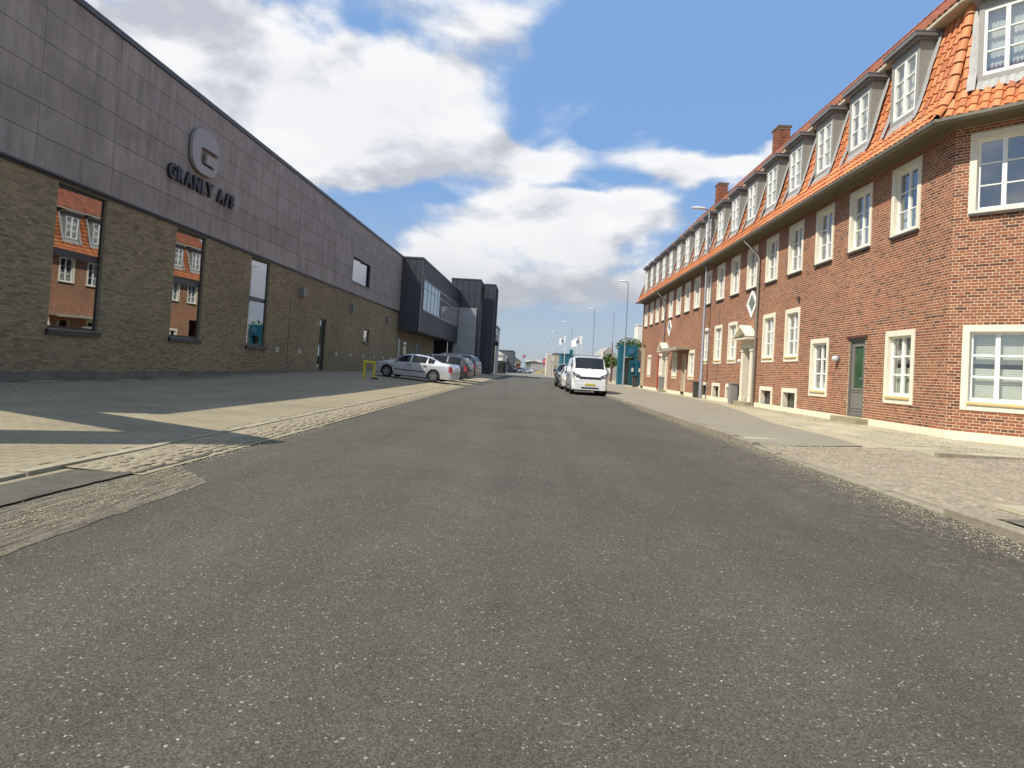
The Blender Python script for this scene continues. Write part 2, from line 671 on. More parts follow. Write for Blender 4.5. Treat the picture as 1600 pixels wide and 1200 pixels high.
def window_proto(kind, w, h):
    """a window in its own coordinates: x along the wall, y outward, z up from the bottom of the surround"""
    bt = .13 if kind != 'upper' else .035
    sd = .13 if kind != 'cellar' else .14
    b = MB()
    x0, x1, z0, z1 = -w / 2, w / 2, 0, h
    ix0, ix1, iz0, iz1 = x0 + sd, x1 - sd, z0 + bt + (.07 if kind == 'ground' else .05), z1 - .14
    if kind == 'cellar':
        iz0, iz1 = .0, z1 - .16
    b.ring(rect(x0, x1, z0, z1), rect(ix0, ix1, iz0, iz1), -.16, .022, xz())
    root = b.build('window', WHITE)
    mb = MB()
    cw = .052
    if kind == 'cellar':
        mb.ring(rect(ix0, ix1, iz0, iz1), rect(ix0 + .03, ix1 - .03, iz0 + .03, iz1 - .03), -.20, -.165, xz())
        mb.build('casement', DARKFR, root)
        MB().box(ix0, ix1, -.60, -.59, iz0, iz1).box(ix0 - .02, ix0, -.6, -.2, iz0, iz1).box(ix1, ix1 + .02, -.6, -.2, iz0, iz1).build('interior', DARK, root)
        g_ = MB()
        g_.quad((ix0 + .02, -.185, iz0 + .02), (ix1 - .02, -.185, iz0 + .02), (ix1 - .02, -.185, iz1 - .02), (ix0 + .02, -.185, iz1 - .02))
        g_.build('pane', CELLARG, root)
        return root
    mb.ring(rect(ix0, ix1, iz0, iz1), rect(ix0 + cw, ix1 - cw, iz0 + cw + .02, iz1 - cw), -.150, -.085, xz())
    cz0, cz1 = iz0 + cw + .02, iz1 - cw
    mb.box(-.042, .042, -.147, -.080, cz0 + .001, cz1 - .001)
    th = (cz1 - cz0) / 3
    mw = .022 if kind == 'ground' else .013
    for k in (1, 2):
        for a, c in ((ix0 + cw + .001, -.043), (.043, ix1 - cw - .001)):
            mb.box(a, c, -.135, -.092, cz0 + k * th - mw, cz0 + k * th + mw)
    mb.build('casement', WPAINT, root)
    pane = None
    for k in range(3):
        for sgn in (0, 1):
            a, c = ((ix0 + cw - .004, -.038), (.038, ix1 - cw + .004))[sgn]
            if pane is None:
                pm = MB()
                hw, hh = (c - a) / 2, th / 2 + .004
                pm.box(-hw, hw, -.0025, .0025, -hh, hh)
                pane = pm.mesh('pane', GLASS)
            o = bpy.data.objects.new('pane', pane)
            COL.objects.link(o)
            o.parent = root
            o.location = ((a + c) / 2, -.115, cz0 + (k + .5) * th)
            o.rotation_euler = (random.uniform(-.004, .004), 0, random.uniform(-.006, .006))
    sb = MB()
    if kind == 'upper':
        sb.add([(x0 + .02, -.12, .050), (x1 - .02, -.12, .050), (x1 - .02, .075, .012), (x0 + .02, .075, .012),
                (x0 + .02, -.12, -.01), (x1 - .02, -.12, -.01), (x1 - .02, .075, -.045), (x0 + .02, .075, -.045)],
               ((0, 1, 2, 3), (3, 2, 6, 7), (4, 7, 6, 5), (0, 3, 7, 4), (1, 5, 6, 2)))
        sb.build('sill', DSILL, root)
    else:
        zb = iz0 - .012
        sb.add([(ix0 - .02, -.10, zb + .02), (ix1 + .02, -.10, zb + .02), (ix1 + .02, .055, zb - .02), (ix0 - .02, .055, zb - .02),
                (ix0 - .02, -.10, zb - .04), (ix1 + .02, -.10, zb - .04), (ix1 + .02, .055, zb - .065), (ix0 - .02, .055, zb - .065)],
               ((0, 1, 2, 3), (3, 2, 6, 7), (4, 7, 6, 5), (0, 3, 7, 4), (1, 5, 6, 2)))
        sb.build('sill', YSILL, root)
    it = MB()
    ya, yb = -.16, -1.1
    X0, X1, Z0, Z1 = ix0 - .1, ix1 + .1, iz0 - .1, iz1 + .1
    it.quad((X0, yb, Z0), (X1, yb, Z0), (X1, yb, Z1), (X0, yb, Z1))
    for p, q in (((X0, Z0), (X0, Z1)), ((X0, Z1), (X1, Z1)), ((X1, Z1), (X1, Z0)), ((X1, Z0), (X0, Z0))):
        it.quad((p[0], ya, p[1]), (q[0], ya, q[1]), (q[0], yb, q[1]), (p[0], yb, p[1]))
    it.build('interior', ROOMW, root)
    return root


def curtain_mesh(w, z0, z1, amp=.02, n=36, split=None):
    vs, fs = [], []
    for i in range(n + 1):
        x = -w / 2 + w * i / n
        y = amp * math.sin(i * 1.9) * (1 + .3 * math.sin(i * .7))
        if split:
            t = abs(x) / (w / 2)
            zz = z0 + (z1 - z0) * split * (1 - t) ** 1.3
            vs += [(x, y, z0 if split < 0 else zz), (x, y, z1)]
        else:
            vs += [(x, y, z0), (x, y, z1)]
    for i in range(n):
        fs.append((2 * i, 2 * i + 2, 2 * i + 3, 2 * i + 1))
    return MB().add(vs, fs)


DARKFR = mat('cellar_window_frame', color=(.16, .14, .11), rough=.6)
CELLARG = mat('dusty_cellar_glass', color=(.06, .065, .06), rough=.25, var=.3, vscale=8)

# ------------------------------------------------------------------ brick building
FS = Frame(9.3, 13.95, 90)               # street wall: s runs away from the camera, outward = -X
CL = 1.78
FC = Frame(9.3 + CL * math.sqrt(.5), 13.95 - CL * math.sqrt(.5), 135)   # splayed corner wall
SLEN = 37.3
GZ = .20
bb = thing('brick_building', 'long red brick building with cream window surrounds and dormers in an orange tiled roof', 'building', (9.3, 13.95, GZ))
NW = 17


def wc(i):
    return 1.745 + 2.13 * i


street_holes, upper_pos, ground_pos, cellar_pos = [], [], [], []
for i in range(NW):
    upper_pos.append((FS, wc(i), 5.13))
    street_holes.append((wc(i) - .60, wc(i) + .60, 5.13, 6.93))
FSG = {0: .84, 2: .84, 4: 2.0 - .02, 5: 1.98, 7: 2.0, 8: 2.0, 9: 2.0}
GW = [(0, .84, 1.22, 1.85), (2, .84, 1.22, 1.85), (3, 1.98, 1.2, 1.88), (4, 1.98, 1.2, 1.88), (6, 1.98, 1.2, 1.90), (7, 1.98, 1.2, 1.90), (8, 1.98, 1.2, 1.90),
      (9.25, 1.12, 1.3, 1.66), (11.15, 1.12, 1.3, 1.66), (13.2, 1.12, 1.3, 1.66), (15.0, 1.12, 1.3, 1.66)]
for i, z, w_, h_ in GW:
    ground_pos.append((FS, wc(i), z, w_, h_))
    street_holes.append((wc(i) - w_ / 2, wc(i) + w_ / 2, z, z + h_))
for i in (3, 4, 6, 7, 8):
    cellar_pos.append((FS, wc(i), .36))
    street_holes.append((wc(i) - .64, wc(i) + .64, .36, 1.04))
DOOR_S = wc(1) - .12
street_holes.append((DOOR_S - .43, DOOR_S + .43, .36, 2.60))           # grey door
PD_S = 12.28
street_holes.append((PD_S - .62, PD_S + .62, .30, 2.95))                # pedimented doorway
P2_S = 28.0
street_holes.append((P2_S - .55, P2_S + .55, .25, 2.90))
RC_S = 23.15
street_holes.append((RC_S - .5, RC_S + .5, .25, 2.62))
street_holes.append((SLEN - 1.6, SLEN - .35, .25, 3.7))                # passage recess at the far end
ch_holes = [(CL / 2 - .6, CL / 2 + .6, 5.13, 6.93), (CL / 2 - .61, CL / 2 + .61, .84, 2.69)]
ZTOP = 7.24
PZ = .36
wall_core(FS, 0, SLEN, PZ, ZTOP, street_holes, MORTAR_L, bb, 'street_wall')
wall_core(FC, 0, CL, PZ, ZTOP, ch_holes, MORTAR_L, bb, 'corner_wall')
rs, full = brick_rects(.0, SLEN, PZ, ZTOP, street_holes)
rc, fullc = brick_rects(0.0, CL, PZ, ZTOP, ch_holes)
# the 300 bricks that show largest are parts of their own
eye = np.array((0, 0, 1.15))


def dist(F, r):
    c = frame_np(F, np.column_stack([(r[:, 0] + r[:, 1]) / 2, (r[:, 2] + r[:, 3]) / 2, np.zeros(len(r))]))
    return np.linalg.norm(c - eye, axis=1)


seen = fullc & (rc[:, 0] > .40) & (rc[:, 2] > .3) & (rc[:, 3] < 5.0) & ((rc[:, 1] - rc[:, 0]) > .2)
idx = np.nonzero(seen)[0]
idx = idx[np.argsort(dist(FC, rc[idx]))][:300]
bm_ = MB()
bm_.box(-.1135, .1135, -.02, 0, -.02585, .02585)
brick_me = bm_.mesh('brick', RED)
for k in idx:
    a, b_, c, d = rc[k]
    o = bpy.data.objects.new('brick', brick_me)
    COL.objects.link(o)
    o.parent = bb
    M = FC.M((a + b_) / 2, rng.uniform(-.002, .002), (c + d) / 2)
    o.matrix_local = Matrix.Translation(-Vector(OFF[bb.name])) @ M
rest = np.ones(len(rc), bool)
rest[idx] = False
lay_bricks('bricks', FC, rc[rest], RED, bb)
lay_bricks('bricks', FS, rs, RED, bb)
# white plinth
b = MB()
gaps = sorted([(PD_S - .75, PD_S + .75), (DOOR_S - .47, DOOR_S + .47), (P2_S - .6, P2_S + .6), (RC_S - .5, RC_S + .5), (SLEN - 1.6, SLEN - .35)])
a = 0.0
for g0, g1 in gaps + [(SLEN, SLEN)]:
    if g0 > a:
        b.box(a, g0, -.2, .03, -.2, PZ, FS)
    a = g1
b.box(0, CL, -.2, .03, -.2, PZ, FC)
b.build('plinth', PLINTH, bb)
# body of the building behind the visible walls
FE = Frame(FC.x + 9.0, FC.y, 180)
b = MB()
b.box(0, 9.0, -.3, 0, -.1, ZTOP, FE)
b.quad(FS(SLEN, 0, -.1), FS(SLEN, -11.5, -.1), FS(SLEN, -11.5, ZTOP + 2.9), FS(SLEN, -.1, ZTOP + 2.9), FS(SLEN, 0, ZTOP))
b.quad((20.5, FC.y, -.1), (20.5, 13.95 + SLEN, -.1), (20.5, 13.95 + SLEN, 10.2), (20.5, FC.y, 10.2))
b.build('side_wall', RED, bb)

# windows: one prototype of each kind, copied with its own sub-parts
protos = {}


def place_window(kind, F, s, z, w_=1.2, h_=1.8, cover=None):
    key = (kind, round(w_, 2), round(h_, 2))
    if key not in protos:
        protos[key] = window_proto(kind, w_, h_)
        index_kids()
        o = protos[key]
    else:
        o = copy_tree(protos[key])
    o.parent = bb
    o.matrix_local = Matrix.Translation(-Vector(OFF[bb.name])) @ F.M(s, 0, z)
    if cover:
        typ, fr = cover
        zb, zt = .22, h_ - .16
        if typ == 'blind':
            c = MB()
            n = int((zt - zb) / .05)
            for k in range(n):
                zz = zb + k * .05
                if (k // 2) % 8 == 7:
                    continue
                c.box(-w_ / 2 + .16, w_ / 2 - .16, -.215, -.210, zz, zz + .045)
            c.build('blind', BLIND, o, raw=True)
        elif typ == 'half':
            c = curtain_mesh(w_ - .24, zb, zb + (zt - zb) * fr, .012)
            me = c.mesh('curtain', CURT, True)
            cu = bpy.data.objects.new('curtain', me)
            COL.objects.link(cu)
            cu.parent = o
            cu.location = (0, -.24, 0)
        elif typ == 'drape':
            for sg in (-1, 1):
                wv = (w_ - .24) * fr
                c = curtain_mesh(wv, zb, zt, .018, 18)
                me = c.mesh('curtain', CURT, True)
                cu = bpy.data.objects.new('curtain', me)
                COL.objects.link(cu)
                cu.parent = o
                cu.location = (sg * ((w_ - .24) / 2 - wv / 2), -.24, 0)
    return o


UC = [('half', .36), ('half', .34), ('half', .38), ('drape', .2), ('half', .55), ('drape', .28), ('half', .5), ('drape', .3), ('half', .8), ('drape', .22), ('half', .45), ('drape', .3), ('half', .9), ('half', .5), ('drape', .35), ('half', .9), ('half', .7)]
for k, (F, s, z) in enumerate(upper_pos):
    place_window('upper', F, s, z, cover=UC[k])
place_window('upper', FC, CL / 2, 5.13)
place_window('ground', FC, CL / 2, .84, 1.22, 1.85, ('blind', 1))
for k, (F, s, z, w_, h_) in enumerate(ground_pos):
    place_window('ground', F, s, z, w_, h_, ('blind', 1) if k == 0 else (('drape', .3), ('half', .3), ('drape', .25))[k % 3])
for F, s, z in cellar_pos:
    place_window('cellar', F, s, z, 1.28, .68)

# small diamond windows
for s in (12.20, 27.35):
    b = MB()
    dm = lambda r: [(s - r, 4.48), (s, 4.48 - r), (s + r, 4.48), (s, 4.48 + r)]
    b.ring(dm(.62), dm(.42), -.03, .035, lambda u, v, t: FS(u, t, v))
    o = b.build('diamond_window', WPAINT, bb)
    b = MB()
    b.quad(*[FS(u, .006, v) for u, v in dm(.425)])
    b.build('pane', mat('dull_glass', color=(.20, .22, .19), rough=.15, spec=.8, var=.2, vscale=4), o)

# eaves: soffit, gutter, mitred at the corner
TN = math.tan(R_(22.5))


def strip(profile, closed=False):
    """sweep a profile [(o, z)] along both walls with a mitre at the corner"""
    b = MB()
    n = len(profile)
    vs = []
    for st in range(3):
        for o, z in profile:
            if st == 0:
                vs.append(FC(-4.0, o, z) if False else FC(-.414 * o, o, z))
            elif st == 1:
                vs.append(FS(-TN * o, o, z))
            else:
                vs.append(FS(SLEN + .15, o, z))
    fs = []
    for st in range(2):
        for k in range(n if closed else n - 1):
            j = (k + 1) % n
            fs.append((st * n + k, st * n + j, (st + 1) * n + j, (st + 1) * n + k))
    fs.append(tuple(2 * n + k for k in range(n)))
    b.add(vs, fs)
    # beyond the splayed wall the eaves turn the other corner
    vs = [FC(-TN * o, o, z) for o, z in profile] + [FE(-0.0, o, z) for o, z in profile]
    b.add(vs, [(k, (k + 1) % n, n + (k + 1) % n, n + k) for k in range(n if closed else n - 1)])
    return b


strip([(0, 7.11), (.10, 7.13), (.13, 7.17), (.51, 7.17), (.51, 7.23), (0, 7.23)], True).build('soffit', SOFFIT, bb)
strip([(.51, 7.13), (.54, 7.10), (.61, 7.10), (.645, 7.14), (.65, 7.21), (.625, 7.21), (.61, 7.16), (.53, 7.16)], True).build('gutter', GUTTER, bb)

# mansard slope
PROF = [(.62, 7.19), (.40, 7.48), (.20, 7.84), (.06, 8.28), (-.40, 10.08)]
strip([(o - .05, z - .03) for o, z in PROF]).build('roof_deck', mat('dark_red_underlay', color=(.16, .06, .03), rough=.9), bb)  # underlay in one even dark red beneath the tiles
UP = [(-.06, 10.17), (-4.0, 14.28)]
strip([(UP[0][0] - .08, 10.14), (UP[1][0], 14.20), (-8.0, 10.2)]).build('roof_deck', TILED, bb)
strip([(-.44, 10.07), (-.08, 10.07), (-.05, 10.09), (-.05, 10.16), (-.44, 10.16)], True).build('eaves_board', mat('cream_board', color=(.50, .46, .34), rough=.7, var=.12, vscale=4), bb)


def tile_arrays():
    u = np.linspace(0, 1, 9)
    z = .030 * np.sin(2 * np.pi * (u - .05)) + .010 * np.cos(4 * np.pi * u)
    x = (u - .5) * .23
    rows = [(-.006, .004), (0.0, .038), (.33, .004)]
    V = np.array([(xx, y, zz + dz) for y, dz in rows for xx, zz in zip(x, z)])
    Q = [(r * 9 + k, r * 9 + k + 1, (r + 1) * 9 + k + 1, (r + 1) * 9 + k) for r in range(2) for k in range(8)]
    return V, np.array(Q)


TV, TQ = tile_arrays()
me_tile = bpy.data.meshes.new('roof_tile')
me_tile.from_pydata(TV.tolist(), [], TQ.tolist())
me_tile.materials.append(TILE)
me_tile.shade_smooth()
me_tile.set_sharp_from_angle(angle=R_(50))


def tile_places(F, prof, srange, skip, expo=.275, tw=.205):
    """4x4 matrices of tiles laid in courses up a profile"""
    out = []
    P = [Vector(p) for p in prof]
    seglen = [(P[i + 1] - P[i]).length for i in range(len(P) - 1)]
    tot = sum(seglen)
    nc = max(1, round(tot / expo))
    for j in range(nc):
        a = tot * j / nc
        i = 0
        while i < len(seglen) - 1 and a > seglen[i] - 1e-6:
            a -= seglen[i]
            i += 1
        d = (P[i + 1] - P[i]).normalized()
        # direction to the next course rather than of the segment, so that tiles follow the bend
        a2 = min(tot, tot * (j + 1) / nc)
        q = a2
        ii = 0
        while ii < len(seglen) - 1 and q > seglen[ii]:
            q -= seglen[ii]
            ii += 1
        p0 = P[i] + d * a
        p1 = P[ii] + (P[ii + 1] - P[ii]).normalized() * q
        d = (p1 - p0).normalized()
        s0, s1 = srange(p0.x)
        n = int((s1 - s0) / tw)
        for k in range(-1, n + 1):
            s = (math.floor(s0 / tw) + 1 + k) * tw
            if s < s0 - .02 or s > s1 + .02 or skip(s, p0.x, p0.y):
                continue
            X = Vector((F.c, F.s, 0))
            O = Vector((-F.s, F.c, 0))
            Y = O * d.x + Vector((0, 0, 1)) * d.y
            N = X.cross(Y)
            if N.z < 0:
                N = -N
            org = Vector(F(s + random.uniform(-.003, .003), p0.x, p0.y)) + N * random.uniform(0, .005)
            M = Matrix((X, Y, N)).transposed().to_4x4()
            M = M @ Matrix.Rotation(random.uniform(-.008, .008), 4, 'Z')
            M.translation = org
            out.append(M)
    return out


def in_dormer(s, F, z):
    if not 7.70 < z < 10.2:
        return False
    cs = [wc(i) for i in range(NW)] if F is FS else [CL / 2]
    return any(abs(s - c) < (.665 if z > 7.95 else .60) for c in cs)


mans = tile_places(FS, PROF, lambda o: (-TN * o + .10, SLEN + .05), lambda s, o, z: in_dormer(s, FS, z))
mans += tile_places(FC, PROF, lambda o: (-TN * o + .10, CL + TN * o - .10), lambda s, o, z: in_dormer(s, FC, z))
hidden = lambda M: M.translation.x > FC.x + .35
mans.sort(key=lambda M: (M.translation.x > 10.05, M.translation.length))
for k, M in enumerate(mans[:300]):
    o = bpy.data.objects.new('roof_tile', me_tile)
    COL.objects.link(o)
    o.parent = bb
    o.matrix_local = Matrix.Translation(-Vector(OFF[bb.name])) @ M


def tiles_stuff(Ms, m):
    A = np.array([np.array(M) for M in Ms])
    V = np.einsum('nij,kj->nki', A[:, :3, :3], TV) + A[:, None, :3, 3]
    Q = (TQ[None] + len(TV) * np.arange(len(A))[:, None, None]).reshape(-1, 4)
    return np_mesh('roof_tiles', V.reshape(-1, 3), Q, m, bb, smooth=True, kind='stuff')


tiles_stuff(mans[300:], TILE)
upt = tile_places(FS, UP, lambda o: (-TN * o + .1, SLEN + .05), lambda s, o, z: False)
upt += tile_places(FC, UP, lambda o: (-TN * o + .1, CL + TN * o - .1), lambda s, o, z: False)
tiles_stuff(upt, TILED)
# hip tiles along the corner and the ridge
b = MB()


def hip(p0, p1, m, n, rad=.11):
    p0, p1 = Vector(p0), Vector(p1)
    d = (p1 - p0).normalized()
    side = d.cross(Vector((0, 0, 1))).normalized()
    nn = side.cross(d)
    L = (p1 - p0).length / n
    for k in range(n):
        b = MB()
        a0 = p0 + d * (k * L) + nn * .03
        a1 = p0 + d * ((k + 1) * L + .06) + nn * .0
        vs = []
        for q, rr in ((a0, rad), (a1, rad * .82)):
            for t in range(7):
                th = math.pi * t / 6
                vs.append(q + side * (rr * math.cos(th)) + nn * (rr * .75 * math.sin(th)))
            for t in range(7):
                th = math.pi * t / 6
                vs.append(q + side * ((rr - .018) * math.cos(th)) + nn * ((rr - .018) * .75 * math.sin(th)))
        fs = [(t, t + 1, 14 + t + 1, 14 + t) for t in range(6)] + [(t, t + 7, t + 8, t + 1) for t in range(6)]
        b.add(vs, fs)
        b.build('hip_tile', m, bb, smooth=True)


for i in range(4):
    (o0, z0_), (o1, z1_) = PROF[i], PROF[i + 1]
    hip(FS(-TN * o0, o0, z0_ + .03), FS(-TN * o1, o1, z1_ + .03), TILE, (1, 1, 1, 6)[i], .125)
hip(FS(-TN * UP[0][0], UP[0][0], UP[0][1]), FS(-TN * UP[1][0], UP[1][0], UP[1][1]), TILED, 14, .13)
b = MB()
for k in range(100):
    s0 = 1.6 + k * .357
    vs = []
    for q, rr in ((s0, .13), (s0 + .38, .115)):
        for t in range(7):
            th = math.pi * t / 6
            vs.append(FS(q, UP[1][0] + rr * math.cos(th), 14.27 + rr * .8 * math.sin(th)))
    b.add(vs, [(t, t + 1, 8 + t, 7 + t) for t in range(6)])
b.build('ridge_tiles', TILED, bb, smooth=True, kind='stuff')


# dormers
def dormer_proto(narrow=False):
    w2 = .58
    b = MB()
    # casing: front face ring plus cheeks
    b.ring(rect(-w2, w2, 7.98, 9.80), rect(-.47, .47, 8.14, 9.62), -.02, .16, xz())
    for sg in (-1, 1):
        x0, x1 = sorted((sg * w2, sg * (w2 - .05)))
        b.add([(x0, .158, 7.98), (x0, -.02, 7.98), (x0, -.55, 10.0), (x0, .158, 10.0), (x1, .158, 7.98), (x1, -.02, 7.98), (x1, -.55, 10.0), (x1, .158, 10.0)][0:8],
              ((0, 1, 2, 3), (4, 7, 6, 5), (0, 4, 5, 1)))
    root = b.build('dormer', GPAINT)
    mb = MB()
    mb.ring(rect(-.47, .47, 8.14, 9.62), rect(-.40, .40, 8.22, 9.56), .06, .145, xz())
    mb.box(-.045, .045, .063, .150, 8.221, 9.559)
    th = (9.56 - 8.22) / 3
    for k in (1, 2):
        for a, c in ((-.399, -.046), (.046, .399)):
            mb.box(a, c, .075, .135, 8.22 + k * th - .014, 8.22 + k * th + .014)
    mb.build('casement', WPAINT, root)
    pm = MB()
    pm.box(-.182, .182, -.0025, .0025, -th / 2 - .004, th / 2 + .004)
    me = pm.mesh('pane', GLASS)
    for k in range(3):
        for sg in (-1, 1):
            o = bpy.data.objects.new('pane', me)
            COL.objects.link(o)
            o.parent = root
            o.location = (sg * .222, .10, 8.22 + (k + .5) * th)
            o.rotation_euler = (random.uniform(-.01, .01), 0, random.uniform(-.01, .01))
    c = curtain_mesh(.9, 8.16, 9.62, .012)
    me = c.mesh('curtain', CURT, True)
    cu = bpy.data.objects.new('curtain', me)
    COL.objects.link(cu)
    cu.parent = root
    cu.location = (0, -.02, 0)
    r = MB()
    r.box(-.70, .70, -.60, .34, 9.86, 9.96)
    r.box(-.66, .66, -.60, .28, 9.80, 9.86)
    r.box(-.71, .71, -.60, .35, 9.96, 9.98)
    r.build('dormer_roof', DZINC, root)
    # lead: corrugated apron below the window and flashings up both sides
    le = MB()
    n = 24
    vs = []
    for i in range(n + 1):
        x = -.66 + 1.32 * i / n
        h = .018 * math.sin(i * 2 * math.pi / 2.9)
        vs += [(x, .165, 8.02 + h), (x, .25, 7.86 + h), (x, .27, 7.80 + h)]
    le.add(vs, [(3 * i + k, 3 * i + 3 + k, 3 * i + 4 + k, 3 * i + 1 + k) for i in range(n) for k in range(2)])
    le.build('lead_apron', mat('lead_sheet', color=(.34, .34, .33), rough=.6, metal=.1, var=.2, vscale=9), root)
    for sg in (-1, 1):
        le = MB()
        vs = []
        for i, (o, z) in enumerate([(.28, 7.80), (.19, 8.05), (.11, 8.28), (.01, 8.68), (-.09, 9.08), (-.20, 9.48), (-.31, 9.92)]):
            wv = .17 + .02 * (i % 2)
            vs += [(sg * w2, o + .045, z), (sg * (w2 + wv * .5), o + .06, z), (sg * (w2 + wv), o + .04, z)]
        le.add(vs, [(3 * i + k, 3 * i + 3 + k, 3 * i + 4 + k, 3 * i + 1 + k) for i in range(6) for k in range(2)])
        le.build('lead_flashing', mat('lead_sheet'), root)
    return root


dp = dormer_proto()
index_kids()
for k, (F, s) in enumerate([(FS, wc(i)) for i in range(NW)] + [(FC, CL / 2)]):
    o = dp if k == 0 else copy_tree(dp)
    o.parent = bb
    sc = .88 if F is FC else 1
    o.matrix_local = Matrix.Translation(-Vector(OFF[bb.name])) @ F.M(s, 0, 0) @ Matrix.Diagonal((sc, 1, 1, 1))

# chimneys
for (x, y, h_, w_) in ((12.6, 32.4, 14.55, .62), (12.6, 42.4, 14.6, .62), (13.4, 13.9, 15.3, .22)):
    if w_ < .3:
        b = MB()
        b.lathe([(.16, -1.6), (.16, 0), (.20, .02), (.20, .25)], (x - 1.1, y + 1.0, 13.75), 12)
        b.build('vent_pipe', ZINC, bb, smooth=True)
        continue
    b = MB()
    b.box(x - .292, x + .292, y - .392, y + .392, 12.5, h_)
    ch = b.build('chimney', MORTAR_L, bb)
    Fm = Frame(x - .3, y - .4, 90)
    for Fk, L in ((Fm, .8), (Frame(x + .3, y - .4, 180), .6)):
        rr, _ = brick_rects(0, L, 12.9, h_ - .1, [])
        lay_bricks('bricks', Fk, rr, RED, bb)
    b = MB()
    b.box(x - .36, x + .36, y - .46, y + .46, h_ - .02, h_ + .08)
    b.build('chimney_cap', mat('chimney_cap', color=(.16, .12, .09), rough=.9), ch)

# downpipes
for s in (11.42, 28.62):
    pts = [FS(s + .45, .58, 7.12), FS(s + .42, .55, 7.0), FS(s + .10, .16, 6.48), FS(s, .09, 6.25), FS(s, .09, 3.4 if s > 20 else .2)]
    b = MB()
    b.tube(pts, .048, 10)
    dpn = b.build('downpipe', mat('downpipe_zinc', color=(.24, .22, .19), rough=.5, metal=.3, var=.12, vscale=3), bb, smooth=True)
    for z in (5.2, 3.9, 2.2, .9):
        if s > 20 and z < 3.5:
            continue
        MB().lathe([(.056, -.02), (.056, .02)], FS(s, .09, z), 10).build('pipe_bracket', DZINC, dpn)
b = MB()
b.tube([FS(wc(7) - .05, .015, 5.05), FS(wc(7) - .05, .015, 4.0), FS(wc(7) - .02, .015, 3.92)], .012, 6)
b.build('cable', DZINC, bb)
MB().tube([FS(wc(7) - .05, .015, 1.95), FS(wc(7) - .05, .015, 1.06)], .012, 6).build('cable', DZINC, bb)

# grey door
dr = MB()
s0, s1 = DOOR_S - .43, DOOR_S + .43
dr.ring(rect(s0, s1, .36, 2.60), rect(s0 + .08, s1 - .08, .44, 2.50), -.14, -.02, lambda u, v, t: FS(u, t, v))
door = dr.build('door', DOORG, bb)
b = MB()
b.ring(rect(s0 + .08, s1 - .08, .44, 2.50), rect(s0 + .19, s1 - .19, 1.18, 2.36), -.12, -.06, lambda u, v, t: FS(u, t, v))
for zz in (.52, .60, 1.06, 1.12):
    b.box(s0 + .10, s1 - .10, -.061, -.045, zz, zz + .03, FS)
b.build('leaf', mat('grey_door_leaf', color=(.19, .185, .16), rough=.45, var=.06), door)
b = MB()
b.box(s0 + .18, s1 - .18, -.10, -.09, 1.17, 2.37, FS)
b.build('pane', mat('greenish_door_glass', color=(.05, .10, .055), rough=.06, spec=.9, var=.5, vscale=2.2), door)
MB().tube([FS(s0 + .14, -.05, 1.45), FS(s0 + .14, -.01, 1.45), FS(s0 + .24, -.01, 1.45)], .012, 6).build('handle', mat('bright_metal', color=(.7, .7, .68), rough=.25, metal=.9), door)
MB().box(s0 - .1, s1 + .1, -.02, .06, 2.605, 2.66, FS).build('lintel', mat('dark_red_lintel', color=(.10, .035, .025), rough=.8), bb)
MB().box(DOOR_S - .78, DOOR_S + .62, .0, .36, GZ - .1, GZ + .14, FS).build('step', mat('step_stone', color=(.30, .27, .18), rough=.9, var=.2, vscale=7, bump=.4), bb)


# pedimented doorways
def doorway(s, z0, z1, hw, full):
    b = MB()
    Fx = lambda u, v, t: FS(u, t, v)
    for sg in (-1, 1):
        a, c = sorted((s + sg * hw, s + sg * (hw + .26)))
        b.box(a, c, -.35, .12, z0, z1, FS)
        b.box(a - .03, c + .03, -.05, .15, z1 - .14, z1 - .02, FS)
        b.box(a - .02, c + .02, -.05, .14, z0 - .05, z0 + .16, FS)
    b.box(s - hw - .26, s + hw + .26, -.3, .10, z1 + .001, z1 + .32, FS)
    b.box(s - hw - .36, s + hw + .36, -.05, .24, z1 + .32, z1 + .40, FS)
    W = hw + .44
    zz = z1 + .40
    b.prism([(s - W, zz), (s + W, zz), (s + W, zz + .06), (s, zz + .46), (s - W, zz + .06)], -.02, .10, Fx)
    for sg in (-1, 1):
        b.prism([(s + sg * W, zz + .002), (s + sg * (W + .02), zz + .07), (s, zz + .56), (s, zz + .47)], -.02, .46, Fx)
    b.box(s - W, s + W, .0, .44, zz - .06, zz, FS)
    o = b.build('doorway', WHITE, bb)
    MB().box(s - hw, s + hw, -.36, -.30, z0, z1, FS).build('door', WOODB, o)
    MB().box(s - hw + .12, s + hw - .12, -.30, -.285, z0 + 1.0, z1 - .35, FS).build('pane', mat('dull_glass'), o)
    MB().box(s - hw - .3, s + hw + .3, -.3, .34, GZ - .1, z0 - .001, FS).build('step', mat('step_stone'), o)
    return o


doorway(PD_S, .34, 2.60, .40, True)
doorway(P2_S, .30, 2.55, .42, False)
MB().tube([FS(P2_S + .95, .3, .25), FS(P2_S + .95, .3, 2.7)], .05, 10).build('red_pipe', mat('red_paint', color=(.38, .04, .04), rough=.4), bb, smooth=True)
# flat canopy and recess beyond
MB().box(21.9, 26.2, -.02, .75, 2.86, 2.96, FS).box(21.9, 26.2, .72, .78, 2.80, 3.0, FS).build('canopy', mat('grey_canopy', color=(.34, .31, .24), rough=.6, var=.15, vscale=4), bb)
b = MB()
b.box(RC_S - .5, RC_S + .5, -.9, -.85, .25, 2.6, FS)
b.box(RC_S - .5, RC_S - .44, -.85, .04, .25, 2.6, FS)
b.build('door_recess', WHITE, bb)
MB().box(RC_S - .38, RC_S + .45, -.84, -.80, .3, 2.4, FS).build('door', WOODB, bb)
MB().box(SLEN - 1.6, SLEN - .35, -1.5, -1.45, .2, 3.7, FS).build('passage_door', DARK, bb)

